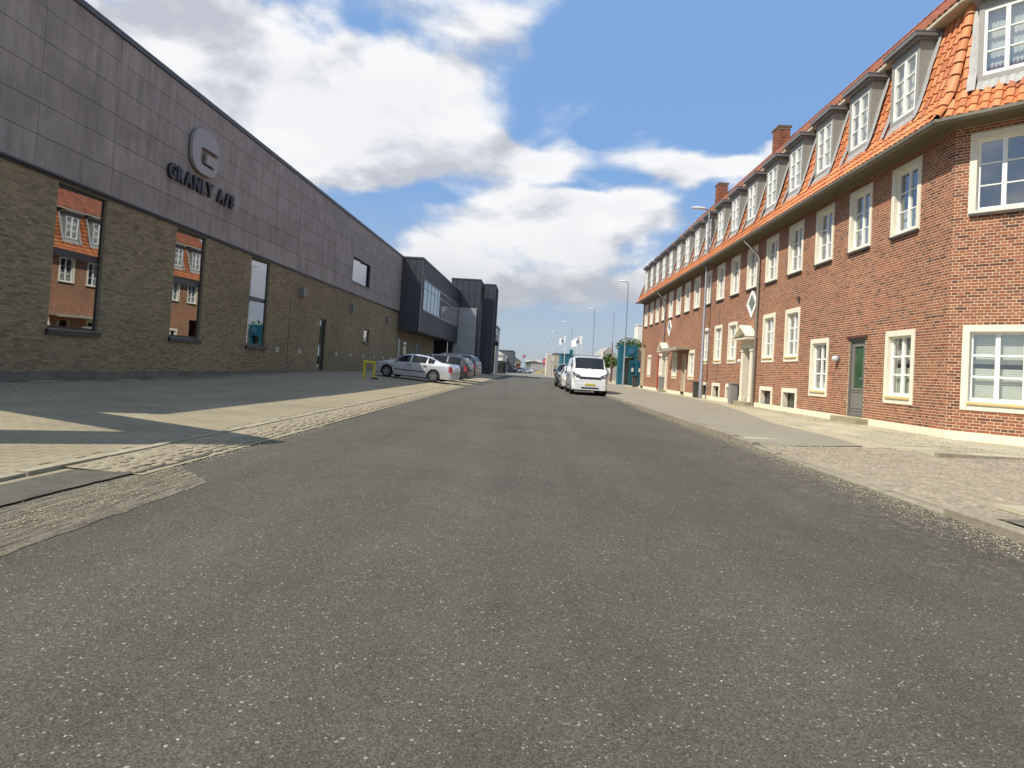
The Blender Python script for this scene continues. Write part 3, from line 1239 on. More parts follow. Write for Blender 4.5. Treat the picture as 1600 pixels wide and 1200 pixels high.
# things fixed to the wall that are lamps
for n, (s, z, lab) in enumerate(((18.73 - 13.95, 2.02, 'round grey bulkhead lamp on the brick wall beside the grey door'), (PD_S + 1.5 - .75 + .15, 2.05, 'small white bulkhead lamp beside the pedimented doorway'))):
    p = FS(s, 0, z)
    o = thing('wall_lamp', lab, 'lamp', p)
    b = MB()
    b.lathe([(.10, 0), (.11, -.03), (.10, -.07)], (p[0], p[1], p[2]), 16, 'X')
    b.build('lamp_base', mat('lamp_grey', color=(.3, .3, .31), rough=.4, metal=.5), o, smooth=True)
    b = MB()
    b.lathe([(.095, -.07), (.10, -.11), (.075, -.16), (.03, -.19)], (p[0], p[1], p[2]), 16, 'X')
    b.build('lamp_glass', mat('opal_glass', color=(.60, .60, .62), rough=.2, spec=.8), o, smooth=True)
b = MB()
p = FS(21.6 - 13.95, .05, 4.16)
o = MB().box(-.06, .06, -.05, .02, -.06, .06, Frame(p[0], p[1], 90)).build('wall_bell', DSILL)
for v in o.data.vertices:
    v.co.z += 4.16
tag(o, 'small rusty iron bracket high on the brick wall above the tall windows', 'bracket')
# ------------------------------------------------------------------ grey hall on the other side of the street
N_ = math.sqrt(1 + .03 ** 2)
FH = Frame(-11.845, 54.5, -90 - math.degrees(math.atan(.03)))
HL = (54.5 - 5.8) * N_


def hs(Y):
    return (54.5 - Y) * N_


hall = thing('grey_hall', 'long low hall with grey panel cladding above a grey-yellow brick wall and tall dark windows', 'building', (-12.5, 30, .1))
tall = [(16.20, 18.05, 1.50, 5.46), (21.55, 23.45, 1.56, 5.46), (27.15, 29.0, 1.50, 5.46), (10.8, 12.7, 1.50, 5.46)]
smallw = [(35.85, 36.95, .36, 3.40, 'door'), (44.6, 46.0, 2.44, 3.38, 'sash')]
hholes = [(hs(b), hs(a), c, d) for a, b, c, d in tall] + [(hs(b), hs(a), c, d) for a, b, c, d, _ in smallw]
upw = (hs(45.0), hs(41.0), 6.436, 8.068)
wall_core(FH, 0, HL, .30, 5.55, hholes, MORTAR_G, hall, 'brick_wall', o=-.008)
rh, fh = brick_rects(0, HL, .30, 5.50, hholes, 'run')
ok_ = fh & (rh[:, 1] < hs(14.4)) & (rh[:, 0] > hs(19.5)) & (rh[:, 3] < 3.0)
ih = np.nonzero(ok_)[0]
ih = ih[np.argsort(dist(FH, rh[ih]))][:300]
bm_ = MB()
bm_.box(-.1135, .1135, -.02, 0, -.02585, .02585)
hb_me = bm_.mesh('brick', YEL)
for k in ih:
    a, b_, c, d = rh[k]
    o = bpy.data.objects.new('brick', hb_me)
    COL.objects.link(o)
    o.parent = hall
    o.matrix_local = Matrix.Translation(-Vector(OFF[hall.name])) @ FH.M((a + b_) / 2, rng.uniform(-.002, .002), (c + d) / 2)
keep = np.ones(len(rh), bool)
keep[ih] = False
lay_bricks('bricks', FH, rh[keep], YEL, hall)
MB().box(-.02, HL, -.3, .015, -.4, .295, FH).build('plinth', mat('concrete_plinth', color=(.15, .145, .12), rough=.9, var=.25, vscale=2, bump=.4, bscale=25), hall)
MB().box(-.02, HL, -.1, .10, 5.56, 5.615, FH).box(-.02, HL, -.2, .04, 5.50, 5.558, FH).build('drip_flashing', FRAMED, hall)


def panel_fn(T, b):
    r = piece_random(T)
    p = T.pos()
    c = T.ramp(T.noise(p, .8, 7, .68, dist=.6), [(0.25, (.235, .205, .188)), (.5, (.305, .267, .248)), (.75, (.345, .305, .285))])
    st = T.noise(T.vec('MULTIPLY', p, (2.4, 2.4, .35)), 1.5, 6, .7)
    c = T.vec('SCALE', c, scale=T.maprange(st, .3, .75, .74, 1.2, False))
    c = T.vec('SCALE', c, scale=T.maprange(r, 0, 1, .93, 1.06, False))
    T.put(b.inputs['Base Color'], c)
    b.inputs['Roughness'].default_value = .75
    b.inputs['Specular IOR Level'].default_value = .3
    T.l.new(T.bump(T.noise(p, 60, 4, .6), .12, .004), b.inputs['Normal'])


PANEL = mat('fibre_cement_panel', panel_fn)
zrows = [5.62, 6.436, 7.252, 8.068, 8.884, 9.70, 10.44]
ycols = sorted({54.5, 5.8, *[15.3 + 2.76 * k for k in range(-4, 15) if 6.5 < 15.3 + 2.76 * k < 54.2]})
pan_cache = {}
for i in range(len(ycols) - 1):
    for k in range(6):
        segs = [(hs(ycols[i + 1]), hs(ycols[i]))]
        if zrows[k] > upw[2] - .1 and zrows[k + 1] < upw[3] + .1:
            nxt = []
            for a, b_ in segs:
                if upw[0] < b_ and upw[1] > a:
                    if upw[0] > a:
                        nxt.append((a, upw[0]))
                    if upw[1] < b_:
                        nxt.append((upw[1], b_))
                else:
                    nxt.append((a, b_))
            segs = nxt
        for a, b_ in segs:
            L, H_ = b_ - a - .014, zrows[k + 1] - zrows[k] - .016
            key = (round(L, 3), round(H_, 3))
            if key not in pan_cache:
                mb = MB()
                mb.box(-L / 2, L / 2, 0, .05, -H_ / 2, H_ / 2)
                pan_cache[key] = mb.mesh('cladding_panel', PANEL)
            o = bpy.data.objects.new('cladding_panel', pan_cache[key])
            COL.objects.link(o)
            o.parent = hall
            o.matrix_local = Matrix.Translation(-Vector(OFF[hall.name])) @ FH.M((a + b_) / 2, rng.uniform(.02, .023), (zrows[k] + zrows[k + 1]) / 2)
wall_core(FH, -.01, HL, 5.62, 10.44, [upw], DARK, hall, 'cladding_backing', o=.012)
MB().box(-.05, HL + .05, -.5, .12, 10.45, 10.62, FH).build('parapet_cap', mat('parapet_metal', color=(.085, .088, .095), rough=.5, metal=.3, var=.1), hall)
b = MB()
b.quad(FH(0, -.4, 10.4), FH(HL, -.4, 10.4), FH(HL, -26, 10.4), FH(0, -26, 10.4))
b.quad(FH(HL, .0, 0), FH(HL, -26, 0), FH(HL, -26, 10.44), FH(HL, .0, 10.44))
b.quad(FH(0, -26, 0), FH(HL, -26, 0), FH(HL, -26, 10.44), FH(0, -26, 10.44))
b.quad(FH(0, .0, 0), FH(0, -26, 0), FH(0, -26, 10.44), FH(0, .0, 10.44))
b.build('roof', mat('roof_felt', color=(.08, .08, .08), rough=.9), hall)


def hall_window(s0, s1, z0, z1, transom=None, mull=None, sill=True):
    Fx = lambda u, v, t: FH(u, t, v)
    b = MB()
    b.ring(rect(s0, s1, z0, z1), rect(s0 + .06, s1 - .06, z0 + .07, z1 - .07), -.20, -.10, Fx)
    if transom:
        b.box(s0 + .061, s1 - .061, -.19, -.11, transom, transom + .20, FH)
    if mull:
        b.box(mull - .04, mull + .04, -.19, -.11, z0 + .071, z1 - .071, FH)
    root = b.build('window', FRAMED, hall)
    zs = [(z0 + .065, transom + .002), (transom + .198, z1 - .065)] if transom else [(z0 + .065, z1 - .065)]
    ss = [(s0 + .055, mull - .038), (mull + .038, s1 - .055)] if mull else [(s0 + .055, s1 - .055)]
    for a, c in zs:
        for p, q in ss:
            tw_ = .03 * (q - p)
            MB().add([FH(u_, o_, v_) for u_, o_, v_ in ((p, -.150 + tw_, a), (q, -.150 - tw_, a), (q, -.150 - tw_, c), (p, -.150 + tw_, c))], ((0, 1, 2, 3),)).build('pane', MIRROR, root)
    if sill:
        b = MB()
        b.add([FH(s0 - .06, -.12, z0 + .02), FH(s1 + .06, -.12, z0 + .02), FH(s1 + .06, .09, z0 - .05), FH(s0 - .06, .09, z0 - .05),
               FH(s0 - .06, -.12, z0 - .14), FH(s1 + .06, -.12, z0 - .14), FH(s1 + .06, .09, z0 - .17), FH(s0 - .06, .09, z0 - .17)],
              ((0, 1, 2, 3), (3, 2, 6, 7), (4, 7, 6, 5), (0, 3, 7, 4), (1, 5, 6, 2)))
        b.build('sill', FRAMED, root)
    b = MB()
    b.quad(FH(s0 - .3, -2.2, z0 - .3), FH(s1 + .3, -2.2, z0 - .3), FH(s1 + .3, -2.2, z1), FH(s0 - .3, -2.2, z1))
    for p in ((s0 - .3), (s1 + .3)):
        b.quad(FH(p, -.2, z0 - .3), FH(p, -2.2, z0 - .3), FH(p, -2.2, z1), FH(p, -.2, z1))
    b.quad(FH(s0 - .3, -.2, z1), FH(s1 + .3, -.2, z1), FH(s1 + .3, -2.2, z1), FH(s0 - .3, -2.2, z1))
    b.quad(FH(s0 - .3, -.2, z0 - .3), FH(s1 + .3, -.2, z0 - .3), FH(s1 + .3, -2.2, z0 - .3), FH(s0 - .3, -2.2, z0 - .3))
    b.build('interior', DARK, root)
    return root


for a, b_, c, d in tall:
    hall_window(hs(b_), hs(a), c, d, transom=3.52)
hall_window(hs(36.95), hs(35.85), .36, 3.40, sill=False, mull=hs(36.5))
hall_window(hs(46.0), hs(44.6), 2.44, 3.38)
hall_window(*upw, mull=(upw[0] + upw[1]) / 2)
blind = MB().box(hs(45.9), hs(44.7), -.19, -.185, 2.5, 3.3, FH).build('blind', BLIND, hall)
# boxes on the wall: three ventilation hoods high up and a row of small outlets
for Y in (32.8, 41.3, 50.6):
    s = hs(Y)
    b = MB()
    b.box(s - .22, s + .22, 0, .26, 4.36, 4.84, FH).box(s - .19, s + .19, .0, .2, 4.30, 4.36, FH)
    b.build('vent_hood', mat('vent_hood_grey', color=(.22, .21, .20), rough=.6, var=.1), hall)
for Y in (30.3, 33.08, 38.97, 41.8, 44.73, 47.57, 50.2, 52.9):
    s = hs(Y)
    b = MB()
    b.ring(rect(s - .19, s + .19, 1.27, 1.50), rect(s - .07, s + .07, 1.32, 1.45), 0, .04, lambda u, v, t: FH(u, t, v))
    b.box(s - .075, s + .075, .002, .012, 1.31, 1.46, FH)
    b.build('wall_vent', mat('wall_vent_white', color=(.46, .43, .37), rough=.6), hall)
b = MB().box(hs(31.6), hs(31.55), .0, .004, .3, 4.0, FH)
b.build('movement_joint', DARK, hall)

# company sign: emblem and raised letters
cs = FH(hs(22.6), 0, 7)
sign = thing('company_sign', 'dark raised lettering GRANLY A/S under a rounded grey G emblem on the panel wall', 'sign', cs)
MX = Matrix(((-FH.c, 0, -FH.s), (-FH.s, 0, FH.c), (0, 1, 0))).to_4x4()   # text right, text up, outward


def superell(cx, cz, rx, rz, n=48, p=3.6):
    out = []
    for k in range(n):
        t = 2 * math.pi * k / n
        c, s_ = math.cos(t), math.sin(t)
        out.append((cx + rx * math.copysign(abs(c) ** (2 / p), c), cz + rz * math.copysign(abs(s_) ** (2 / p), s_)))
    return out


def emblem(u, v, t):
    s = hs(22.62) - u
    return FH(s, t, v)


# the G: a rounded block with a slot that opens to the reader's right and a bar stepping down inside it
def arc(cx, cz, r, a0, a1, n=8):
    return [(cx + r * math.cos(R_(a0 + (a1 - a0) * k / n)), cz + r * math.sin(R_(a0 + (a1 - a0) * k / n))) for k in range(n + 1)]


W2, zb0, zt0, rr_ = .90, 7.72, 9.36, .66
poly = [(W2, 8.70)] + arc(W2 - rr_, zt0 - rr_, rr_, 0, 90)[0:] + arc(-W2 + rr_, zt0 - rr_, rr_, 90, 180) + arc(-W2 + rr_, zb0 + rr_, rr_, 180, 270) + arc(W2 - rr_, zb0 + rr_, rr_, 270, 360)
poly += [(W2, 8.52), (.05, 8.52), (.05, 8.16), (.55, 8.16), (.55, 8.04)] + [(-.10, 8.04)] + arc(-.20, 8.20, .16, 270, 180, 4) + arc(-.20, 8.54, .16, 180, 90, 4) + [(-.10, 8.70)]
b = MB()
b.prism(poly, .12, .24, emblem)
em = b.build('emblem', mat('emblem_grey', color=(.33, .305, .295), rough=.5, metal=.2), sign)
b = MB()
b.prism(poly, .09, .119, emblem)
b.build('emblem_edge', FRAMED, em)
TXT = 'GRANLY A/S'
txm = mat('sign_letter_black', color=(.022, .022, .026), rough=.45)
u = -2.05
for chh in TXT:
    if chh == ' ':
        u += .26
        continue
    cu = bpy.data.curves.new('letter', 'FONT')
    cu.body = chh
    cu.size = .68
    cu.extrude = .045
    cu.offset = .034
    cu.bevel_depth = 0.0
    o = bpy.data.objects.new('letter', cu)
    COL.objects.link(o)
    bpy.context.view_layer.update()
    dg = bpy.context.evaluated_depsgraph_get()
    me = bpy.data.meshes.new_from_object(o.evaluated_get(dg))
    bpy.data.objects.remove(o)
    me.name = 'letter'
    me.materials.clear()
    me.materials.append(txm)
    xs = [v.co.x for v in me.vertices]
    wl = max(xs) - min(xs)
    sx_ = 1.25 if chh == '/' else .84
    o = bpy.data.objects.new('letter', me)
    COL.objects.link(o)
    o.parent = sign
    p = Vector(FH(hs(22.62) - (u - min(xs) * sx_), .15, 7.05))
    o.matrix_local = Matrix.Translation(p - Vector(cs)) @ MX @ Matrix.Diagonal((sx_, 1, 1, 1))
    u += wl * sx_ + .075

# ------------------------------------------------------------------ zinc clad blocks beyond the hall
zb_ = thing('zinc_block', 'anthracite zinc clad projecting upper storey with a long ribbon window', 'building', (-10.5, 60, .3))
FO = Frame(-9.24, 78, -90 - math.degrees(math.atan(.03)))
OL = 23.5 * N_
b = MB()
b.box(0, OL, -2.1, 0, 3.95, 10.45, FO)
b.build('cladding', ANTH, zb_)
b = MB()
b.box(-.05, OL + .05, -2.2, .06, 10.45, 10.60, FO)
b.build('parapet_cap', mat('parapet_metal'), zb_)
for k in range(int(OL / .55)):
    s = .3 + k * .55
    b = MB()
    if 1.0 < s < OL - 1.2:
        b.box(s - .012, s + .012, 0.001, .035, 3.96, 5.92, FO).box(s - .012, s + .012, .001, .035, 8.80, 10.44, FO)
    else:
        b.box(s - .012, s + .012, .001, .035, 3.96, 10.44, FO)
    b.build('standing_seam', ANTH, zb_)
for u in (.05, .62, 1.25):
    b = MB()
    p0 = FO(OL, -u, 0)
    b.box(p0[0] - .012, p0[0] + .012, p0[1] - .03, p0[1] - .001, 3.96, 10.44)
    b.build('standing_seam', ANTH, zb_)
b = MB()
b.ring(rect(1.0, OL - 1.0, 5.95, 8.76), rect(1.1, OL - 1.1, 6.05, 8.66), .003, .05, lambda u, v, t: FO(u, t, v))
b.box(1.1, OL - 1.1, .006, .045, 7.95, 8.03, FO)
for k in range(1, 12):
    s = 1.1 + (OL - 2.2) * k / 12
    b.box(s - .03, s + .03, .004, .048, 6.05, 8.66, FO)
rw = b.build('window', mat('light_window_frame', color=(.30, .31, .32), rough=.4, metal=.4), zb_)
for k in range(12):
    s0, s1 = 1.1 + (OL - 2.2) * k / 12, 1.1 + (OL - 2.2) * (k + 1) / 12
    MB().box(s0 + .02, s1 - .02, .008, .020, 6.06, 8.65, FO).build('pane', mat('office_glass', color=(.10, .11, .12), rough=.04, spec=1.0, coat=.6), rw)
# recess below: brick wall with small windows and a dark gateway
FR = Frame(-11.14, 78, -90 - math.degrees(math.atan(.03)))
b = MB()
b.box(5.5, OL, -.4, 0, .1, 3.95, FR)
b.build('brick_wall', YEL, zb_)
b = MB()
b.box(-1, 8.5, -6, -5.9, .1, 3.95, FR)
b.box(-17.5, -10.42, 77.3, 77.8, .1, 3.95)
b.box(5.3, 5.5, -6, -.41, .1, 3.95, FR).box(-1, OL, -6, -.3, 3.96, 4.1, FR)
b.build('gateway', DARK, zb_)
for s in (OL - 3.2, OL - 8.6):
    b = MB()
    b.ring(rect(s - .8, s + .8, 1.75, 3.1), rect(s - .7, s + .7, 1.85, 3.0), .002, .04, lambda u, v, t: FR(u, t, v))
    ww = b.build('window', FRAMED, zb_)
    MB().box(s - .7, s + .7, .004, .015, 1.86, 2.99, FR).build('pane', mat('office_glass'), ww)
MB().box(OL - .9, OL - .3, .0, .1, .3, 3.2, FR).build('drainpipe_panel', ZINC, zb_)

GPAN = mat('light_grey_metal', color=(.40, .41, .41), rough=.45, metal=.3, var=.12, vscale=1.0)
for nm, lab, x0, x1, y0, y1, zt in (('zinc_tower', 'tall anthracite zinc clad block with a huge light grey folding door', -10.4, -6.62, 78.0, 84.5, 12.25),
                                    ('zinc_tower', 'narrower dark zinc clad block standing behind the one with the folding door', -7.6, -5.15, 85.2, 92, 12.7)):
    t = thing(nm, lab, 'building', ((x0 + x1) / 2, (y0 + y1) / 2, .3), group=None)
    b = MB()
    b.box(x0, x1, y0, y1, .1, zt - .15)
    b.build('cladding', ANTH, t)
    MB().box(x0 - .05, x1 + .05, y0 - .05, y1 + .05, zt - .15, zt).build('parapet_cap', mat('parapet_metal'), t)
    k = 0
    x = x0 + .6
    while x < x1 - .2:
        lo = 8.6 if zt < 12.5 else .3
        MB().box(x - .015, x + .015, y0 - .04, y0 - .001, lo, zt - .16).build('standing_seam', ANTH, t)
        x += .82
    y = y0 + .5
    while y < y1:
        MB().box(x1 + .001, x1 + .04, y - .015, y + .015, 9.2 if zt < 12.5 and y < y0 + 3 else .3, zt - .16).build('standing_seam', ANTH, t)
        y += .6
    if zt < 12.5:
        d = MB().box(x1 - 3.15, x1 - .32, y0 - .12, y0 - .05, .25, 8.5).build('folding_door', GPAN, t)
        for q in range(4):
            z = .25 + 8.25 * q / 4
            MB().box(x1 - 3.10, x1 - .37, y0 - .15, y0 - .121, z + .06, z + 2.0).build('door_panel', mat('light_grey_metal'), d)
        MB().box(x1 + .002, x1 + .03, y0 + .3, y0 + 2.2, .3, 9.1).build('slot_opening', DARK, t)

# ------------------------------------------------------------------ ground
def zL(X, Y):
    a = min(1, max(0, (Y - 20) / 14))
    gz = .07 + .22 * a
    return .015 + gz * min(1.0, max(0.0, (-3.5 - X) / 5.0))


def asphalt_fn(T, b):
    p = T.pos()
    v = T.vor(p, 165, out=1)
    sepc = T.add('ShaderNodeSeparateColor')
    T.l.new(v, sepc.inputs[0])
    c = T.ramp(sepc.outputs[0], [(0, (.030, .028, .024)), (.35, (.048, .045, .037)), (.7, (.060, .057, .047)), (.93, (.074, .070, .058)), (.99, (.10, .094, .078)), (1, (.26, .245, .21))])
    v2 = T.vor(p, 60, out=1)
    s2 = T.add('ShaderNodeSeparateColor')
    T.l.new(v2, s2.inputs[0])
    d2 = T.vor(p, 60)
    sp = T.math('MULTIPLY', T.maprange(s2.outputs[1], .975, .98), T.maprange(d2, .45, .3))
    c = T.mix(T.math('MULTIPLY', sp, .45), c, (.34, .32, .27))
    big = T.noise(p, .35, 6, .65)
    c = T.vec('SCALE', c, scale=T.maprange(big, .3, .7, .82, 1.2, False))
    n = T.noise(p, 3.0, 6, .7)
    c = T.vec('SCALE', c, scale=T.maprange(n, .3, .7, .90, 1.10, False))
    # pale grit swept towards the kerb
    sx = T.add('ShaderNodeSeparateXYZ')
    T.l.new(p, sx.inputs[0])
    edge = T.math('MULTIPLY', T.maprange(sx.outputs[0], 2.3, 4.1), T.maprange(T.noise(p, 9, 6, .75), .50, .68))
    edge = T.math('MULTIPLY', edge, T.maprange(sx.outputs[1], 26, 12))
    c = T.mix(T.math('MULTIPLY', edge, .75), c, (.20, .18, .13))
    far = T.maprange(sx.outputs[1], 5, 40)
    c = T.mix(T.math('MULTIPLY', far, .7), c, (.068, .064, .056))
    lane = T.noise(T.vec('MULTIPLY', p, (1.3, .06, 1.0)), 1.0, 4, .6)
    c = T.vec('SCALE', c, scale=T.maprange(lane, .35, .65, .92, 1.12, False))
    T.put(b.inputs['Base Color'], T.vec('MULTIPLY', c, (1.43, 1.39, 1.32)))
    b.inputs['Roughness'].default_value = .82
    b.inputs['Specular IOR Level'].default_value = .3
    h = T.math('ADD', T.math('MULTIPLY', T.vor(p, 130), -1.0), T.math('MULTIPLY', T.noise(p, 200, 2, .5), .3))
    T.l.new(T.bump(h, .38, .006), b.inputs['Normal'])


ASPH = mat('road_asphalt', asphalt_fn)


def sheet(name, pts, z, m, kind='structure', n=None):
    b = MB()
    b.quad(*[(x, y, z if not callable(z) else z(x, y)) for x, y in pts])
    o = b.build(name, m)
    if kind:
        o['kind'] = kind
    return o


GROUND = mat('dusty_concrete_ground', color=(.24, .22, .17), rough=.95, var=.16, vscale=.4, bump=.2, bscale=12)
b = MB()
b.quad((-2500, -300, -.06), (2500, -300, -.06), (2500, 4000, -.06), (-2500, 4000, -.06))
o = b.build('ground', GROUND)
o['kind'] = 'structure'
b = MB()
# road: straight, then swinging gently with the row of lamps
prof = [(-30, -3.35, 4.03), (95, -3.42, 4.0)]
prof2 = [(95, -3.42, 4.0), (120, -5.5, 3.8), (170, -8.0, 3.5), (260, -9.0, 1.0), (420, -16, -5)]
vs = [(x, y, 0.0) for y, a, c in prof for x in (a, c)]
b.add(vs, [(2 * i, 2 * i + 1, 2 * i + 3, 2 * i + 2) for i in range(len(prof) - 1)])
o = b.build('road', ASPH)
o['kind'] = 'structure'
b = MB()
vs = [(x, y, -.004) for y, a, c in prof2 for x in (a, c)]
b.add(vs, [(2 * i, 2 * i + 1, 2 * i + 3, 2 * i + 2) for i in range(len(prof2) - 1)])
o = b.build('far_road', mat('pale_worn_road', color=(.185, .175, .15), rough=.9, var=.12, vscale=.3))
o['kind'] = 'structure'

# forecourt of concrete pavers
def paver_fn(T, b):
    p = T.pos()
    sx = T.add('ShaderNodeSeparateXYZ')
    T.l.new(p, sx.inputs[0])
    br = T.add('ShaderNodeTexBrick')
    cm = T.add('ShaderNodeCombineXYZ')
    T.l.new(sx.outputs[0], cm.inputs[0])
    T.l.new(sx.outputs[1], cm.inputs[1])
    T.l.new(cm.outputs[0], br.inputs['Vector'])
    br.inputs['Scale'].default_value = 1.0
    br.inputs['Brick Width'].default_value = .21
    br.inputs['Row Height'].default_value = .14
    br.inputs['Mortar Size'].default_value = .007
    br.inputs['Color1'].default_value = (.285, .245, .16, 1)
    br.inputs['Color2'].default_value = (.265, .225, .145, 1)
    br.inputs['Mortar'].default_value = (.235, .20, .13, 1)
    br.offset = .37
    c = T.vec('SCALE', br.outputs[0], scale=T.maprange(T.noise(p, .5, 7, .7), .3, .7, .80, 1.15, False))
    moss = T.math('MULTIPLY', T.maprange(sx.outputs[0], -11.0, -12.8), T.maprange(T.noise(p, 1.3, 6, .7), .42, .6))
    c = T.mix(T.math('MULTIPLY', moss, .85), c, (.05, .05, .025))
    T.put(b.inputs['Base Color'], c)
    b.inputs['Roughness'].default_value = .9


PAVE = mat('forecourt_paving', paver_fn)
PAVER = mat('concrete_paver', color=(.262, .227, .15), rough=.9, var=.2, vscale=.7, rnd=.05, bump=.3, bscale=90)
b = MB()
xs = [-3.5, -4.5, -5.5, -7, -8.5, -10, -12, -13.6, -30]
ys = [-12, 0, 8, 14, 20, 24, 28, 31, 34, 44, 54, 64, 80, 110]
vs = [(x, y, zL(x, y) - .003) for y in ys for x in xs]
b.add(vs, [(j * len(xs) + i, j * len(xs) + i + 1, (j + 1) * len(xs) + i + 1, (j + 1) * len(xs) + i) for j in range(len(ys) - 1) for i in range(len(xs) - 1)])
fc = b.build('forecourt', PAVE)
fc['kind'] = 'structure'
pv = []
y = 3.2
row = 0
while y < 17.0:
    x = -4.16 - (row * .618 % 1) * .21
    while x > -10.5 - max(0, (y - 8)) * .2:
        if not (y > 9 and x < -9 and False):
            pv.append((x - .2075, x, y, y + .1375))
        x -= .21
    y += .14
    row += 1
pv = np.array(pv)
zt = np.array([zL((a + b_) / 2, c) for a, b_, c, d in pv]) + .006 + rng.uniform(-.0007, .0007, len(pv)) - .001
order = np.argsort(np.hypot((pv[:, 0]), pv[:, 2]) + np.where((pv[:, 0] / np.maximum(pv[:, 2], .1)) < -.82, 50, 0))
pm = MB()
pm.add([(-.1030, -.068, -.03), (.1030, -.068, -.03), (.1030, .068, -.03), (-.1030, .068, -.03), (-.101, -.066, 0), (.101, -.066, 0), (.101, .066, 0), (-.101, .066, 0)],
       ((4, 5, 6, 7), (0, 1, 5, 4), (1, 2, 6, 5), (2, 3, 7, 6), (3, 0, 4, 7)))
pme = pm.mesh('paver', PAVER)
for k in order[:300]:
    a, b_, c, d = pv[k]
    o = bpy.data.objects.new('paver', pme)
    COL.objects.link(o)
    o.parent = fc
    o.location = ((a + b_) / 2, (c + d) / 2, zt[k])
    o.rotation_euler = (rng.uniform(-.004, .004), .014 + rng.uniform(-.004, .004), rng.uniform(-.006, .006))
k = order[300:]
PB = np.array([(-.1030, -.068, -.03), (.1030, -.068, -.03), (.1030, .068, -.03), (-.1030, .068, -.03), (-.101, -.066, 0), (.101, -.066, 0), (.101, .066, 0), (-.101, .066, 0)])
PQ = np.array([(4, 5, 6, 7), (0, 1, 5, 4), (1, 2, 6, 5), (2, 3, 7, 6), (3, 0, 4, 7)])
C = np.column_stack([(pv[k, 0] + pv[k, 1]) / 2, (pv[k, 2] + pv[k, 3]) / 2, zt[k]])
V = (PB[None] + C[:, None, :])
V[:, :, 2] -= .014 * PB[None, :, 0]
V = V.reshape(-1, 3)
Q = (PQ[None] + 8 * np.arange(len(C))[:, None, None]).reshape(-1, 4)
np_mesh('pavers', V, Q, PAVER, fc, kind='stuff')


# setts: one stone mesh with a rounded uneven top
def stones(name, cells, m, parent, nparts, part_name, seed=1, dome=.012):
    """cells: list of (x, y, sx, sy, rot, z)"""
    r = random.Random(seed)
    protos_ = []
    for q in range(5):
        vs = []
        for z, sc in ((-.05, 1.0), (-.006, .99), (0.0, .90)):
            for k in range(8):
                t = 2 * math.pi * (k + .5) / 8
                cx_, cy_ = math.cos(t), math.sin(t)
                mlen = max(abs(cx_), abs(cy_)) ** .75
                vs.append((.5 * cx_ / mlen * sc * r.uniform(.90, 1.03), .5 * cy_ / mlen * sc * r.uniform(.90, 1.03), z + (r.uniform(-.003, .003) if z > -.04 else 0)))
        vs.append((0, 0, .0015))
        fs = [(k, (k + 1) % 8, 8 + (k + 1) % 8, 8 + k) for k in range(8)] + [(8 + k, 8 + (k + 1) % 8, 16 + (k + 1) % 8, 16 + k) for k in range(8)]
        fs += [(16 + k, 16 + (k + 1) % 8, 24, 24) for k in range(8)]
        protos_.append((np.array(vs), fs))
    cells = sorted(cells, key=lambda c: math.hypot(c[0], c[1]))
    meshes = []
    for vs, fs in protos_:
        me = bpy.data.meshes.new(part_name)
        me.from_pydata(vs.tolist(), [], [f if f[2] != f[3] else f[:3] for f in fs])
        me.materials.append(m)
        me.shade_smooth()
        me.set_sharp_from_angle(angle=R_(9))
        meshes.append(me)
    for i, (x, y, sx, sy, ro, z) in enumerate(cells[:nparts]):
        o = bpy.data.objects.new(part_name, meshes[i % 5])
        COL.objects.link(o)
        o.parent = parent
        o.location = Vector((x, y, z + r.uniform(-.004, .004)))
        o.scale = (sx, sy, 1)
        o.rotation_euler = (r.uniform(-.03, .03), r.uniform(-.03, .03), ro)
    VV, FF = [], []
    base = 0
    for i, (x, y, sx, sy, ro, z) in enumerate(cells[nparts:]):
        vs, fs = protos_[i % 5]
        c, s_ = math.cos(ro), math.sin(ro)
        W = np.empty_like(vs)
        W[:, 0] = x + (vs[:, 0] * sx * c - vs[:, 1] * sy * s_)
        W[:, 1] = y + (vs[:, 0] * sx * s_ + vs[:, 1] * sy * c)
        W[:, 2] = vs[:, 2] + z + r.uniform(-.004, .004)
        VV.append(W)
        FF += [tuple(a + base for a in f_) for f_ in fs]
        base += len(vs)
    if VV:
        me = bpy.data.meshes.new(name)
        me.from_pydata(np.vstack(VV).tolist(), [], [f_ if f_[2] != f_[3] else f_[:3] for f_ in FF])
        me.materials.append(m)
        me.shade_smooth()
        me.set_sharp_from_angle(angle=R_(9))
        o = bpy.data.objects.new(name, me)
        COL.objects.link(o)
        o.parent = parent
        o['kind'] = 'stuff'


SETT = mat('granite_sett', color=(.265, .225, .15), rough=.85, var=.2, vscale=12, rnd=.16, bump=.5, bscale=120)
SAND = mat('sandy_joint', color=(.28, .245, .165), rough=.95, var=.25, vscale=8, bump=.6, bscale=140)
# strip of setts along the left edge of the road
b = MB()
ys2 = [5.4, 20, 28, 34, 60, 95]
vs = [(x, y, z) for y in ys2 for x, z in ((-3.36, .010), (-4.22, zL(-4.2, y) + .016))]
b.add(vs, [(2 * i, 2 * i + 2, 2 * i + 3, 2 * i + 1) for i in range(len(ys2) - 1)])
gs = b.build('sett_strip', SAND)
gs['kind'] = 'structure'
cells = []
y = 5.5
while y < 46:
    x = -3.42 + random.uniform(-.03, .02)
    while x > -4.14:
        wdt = random.uniform(.09, .13)
        cells.append((x - wdt / 2, y + random.uniform(-.01, .01), wdt * .93, .165, random.uniform(-.06, .06), zL(x, y) + .012 - (.02 if random.random() < .04 else 0)))
        x -= wdt
    y += .175
stones('setts', cells, SETT, gs, 300, 'sett', 3)
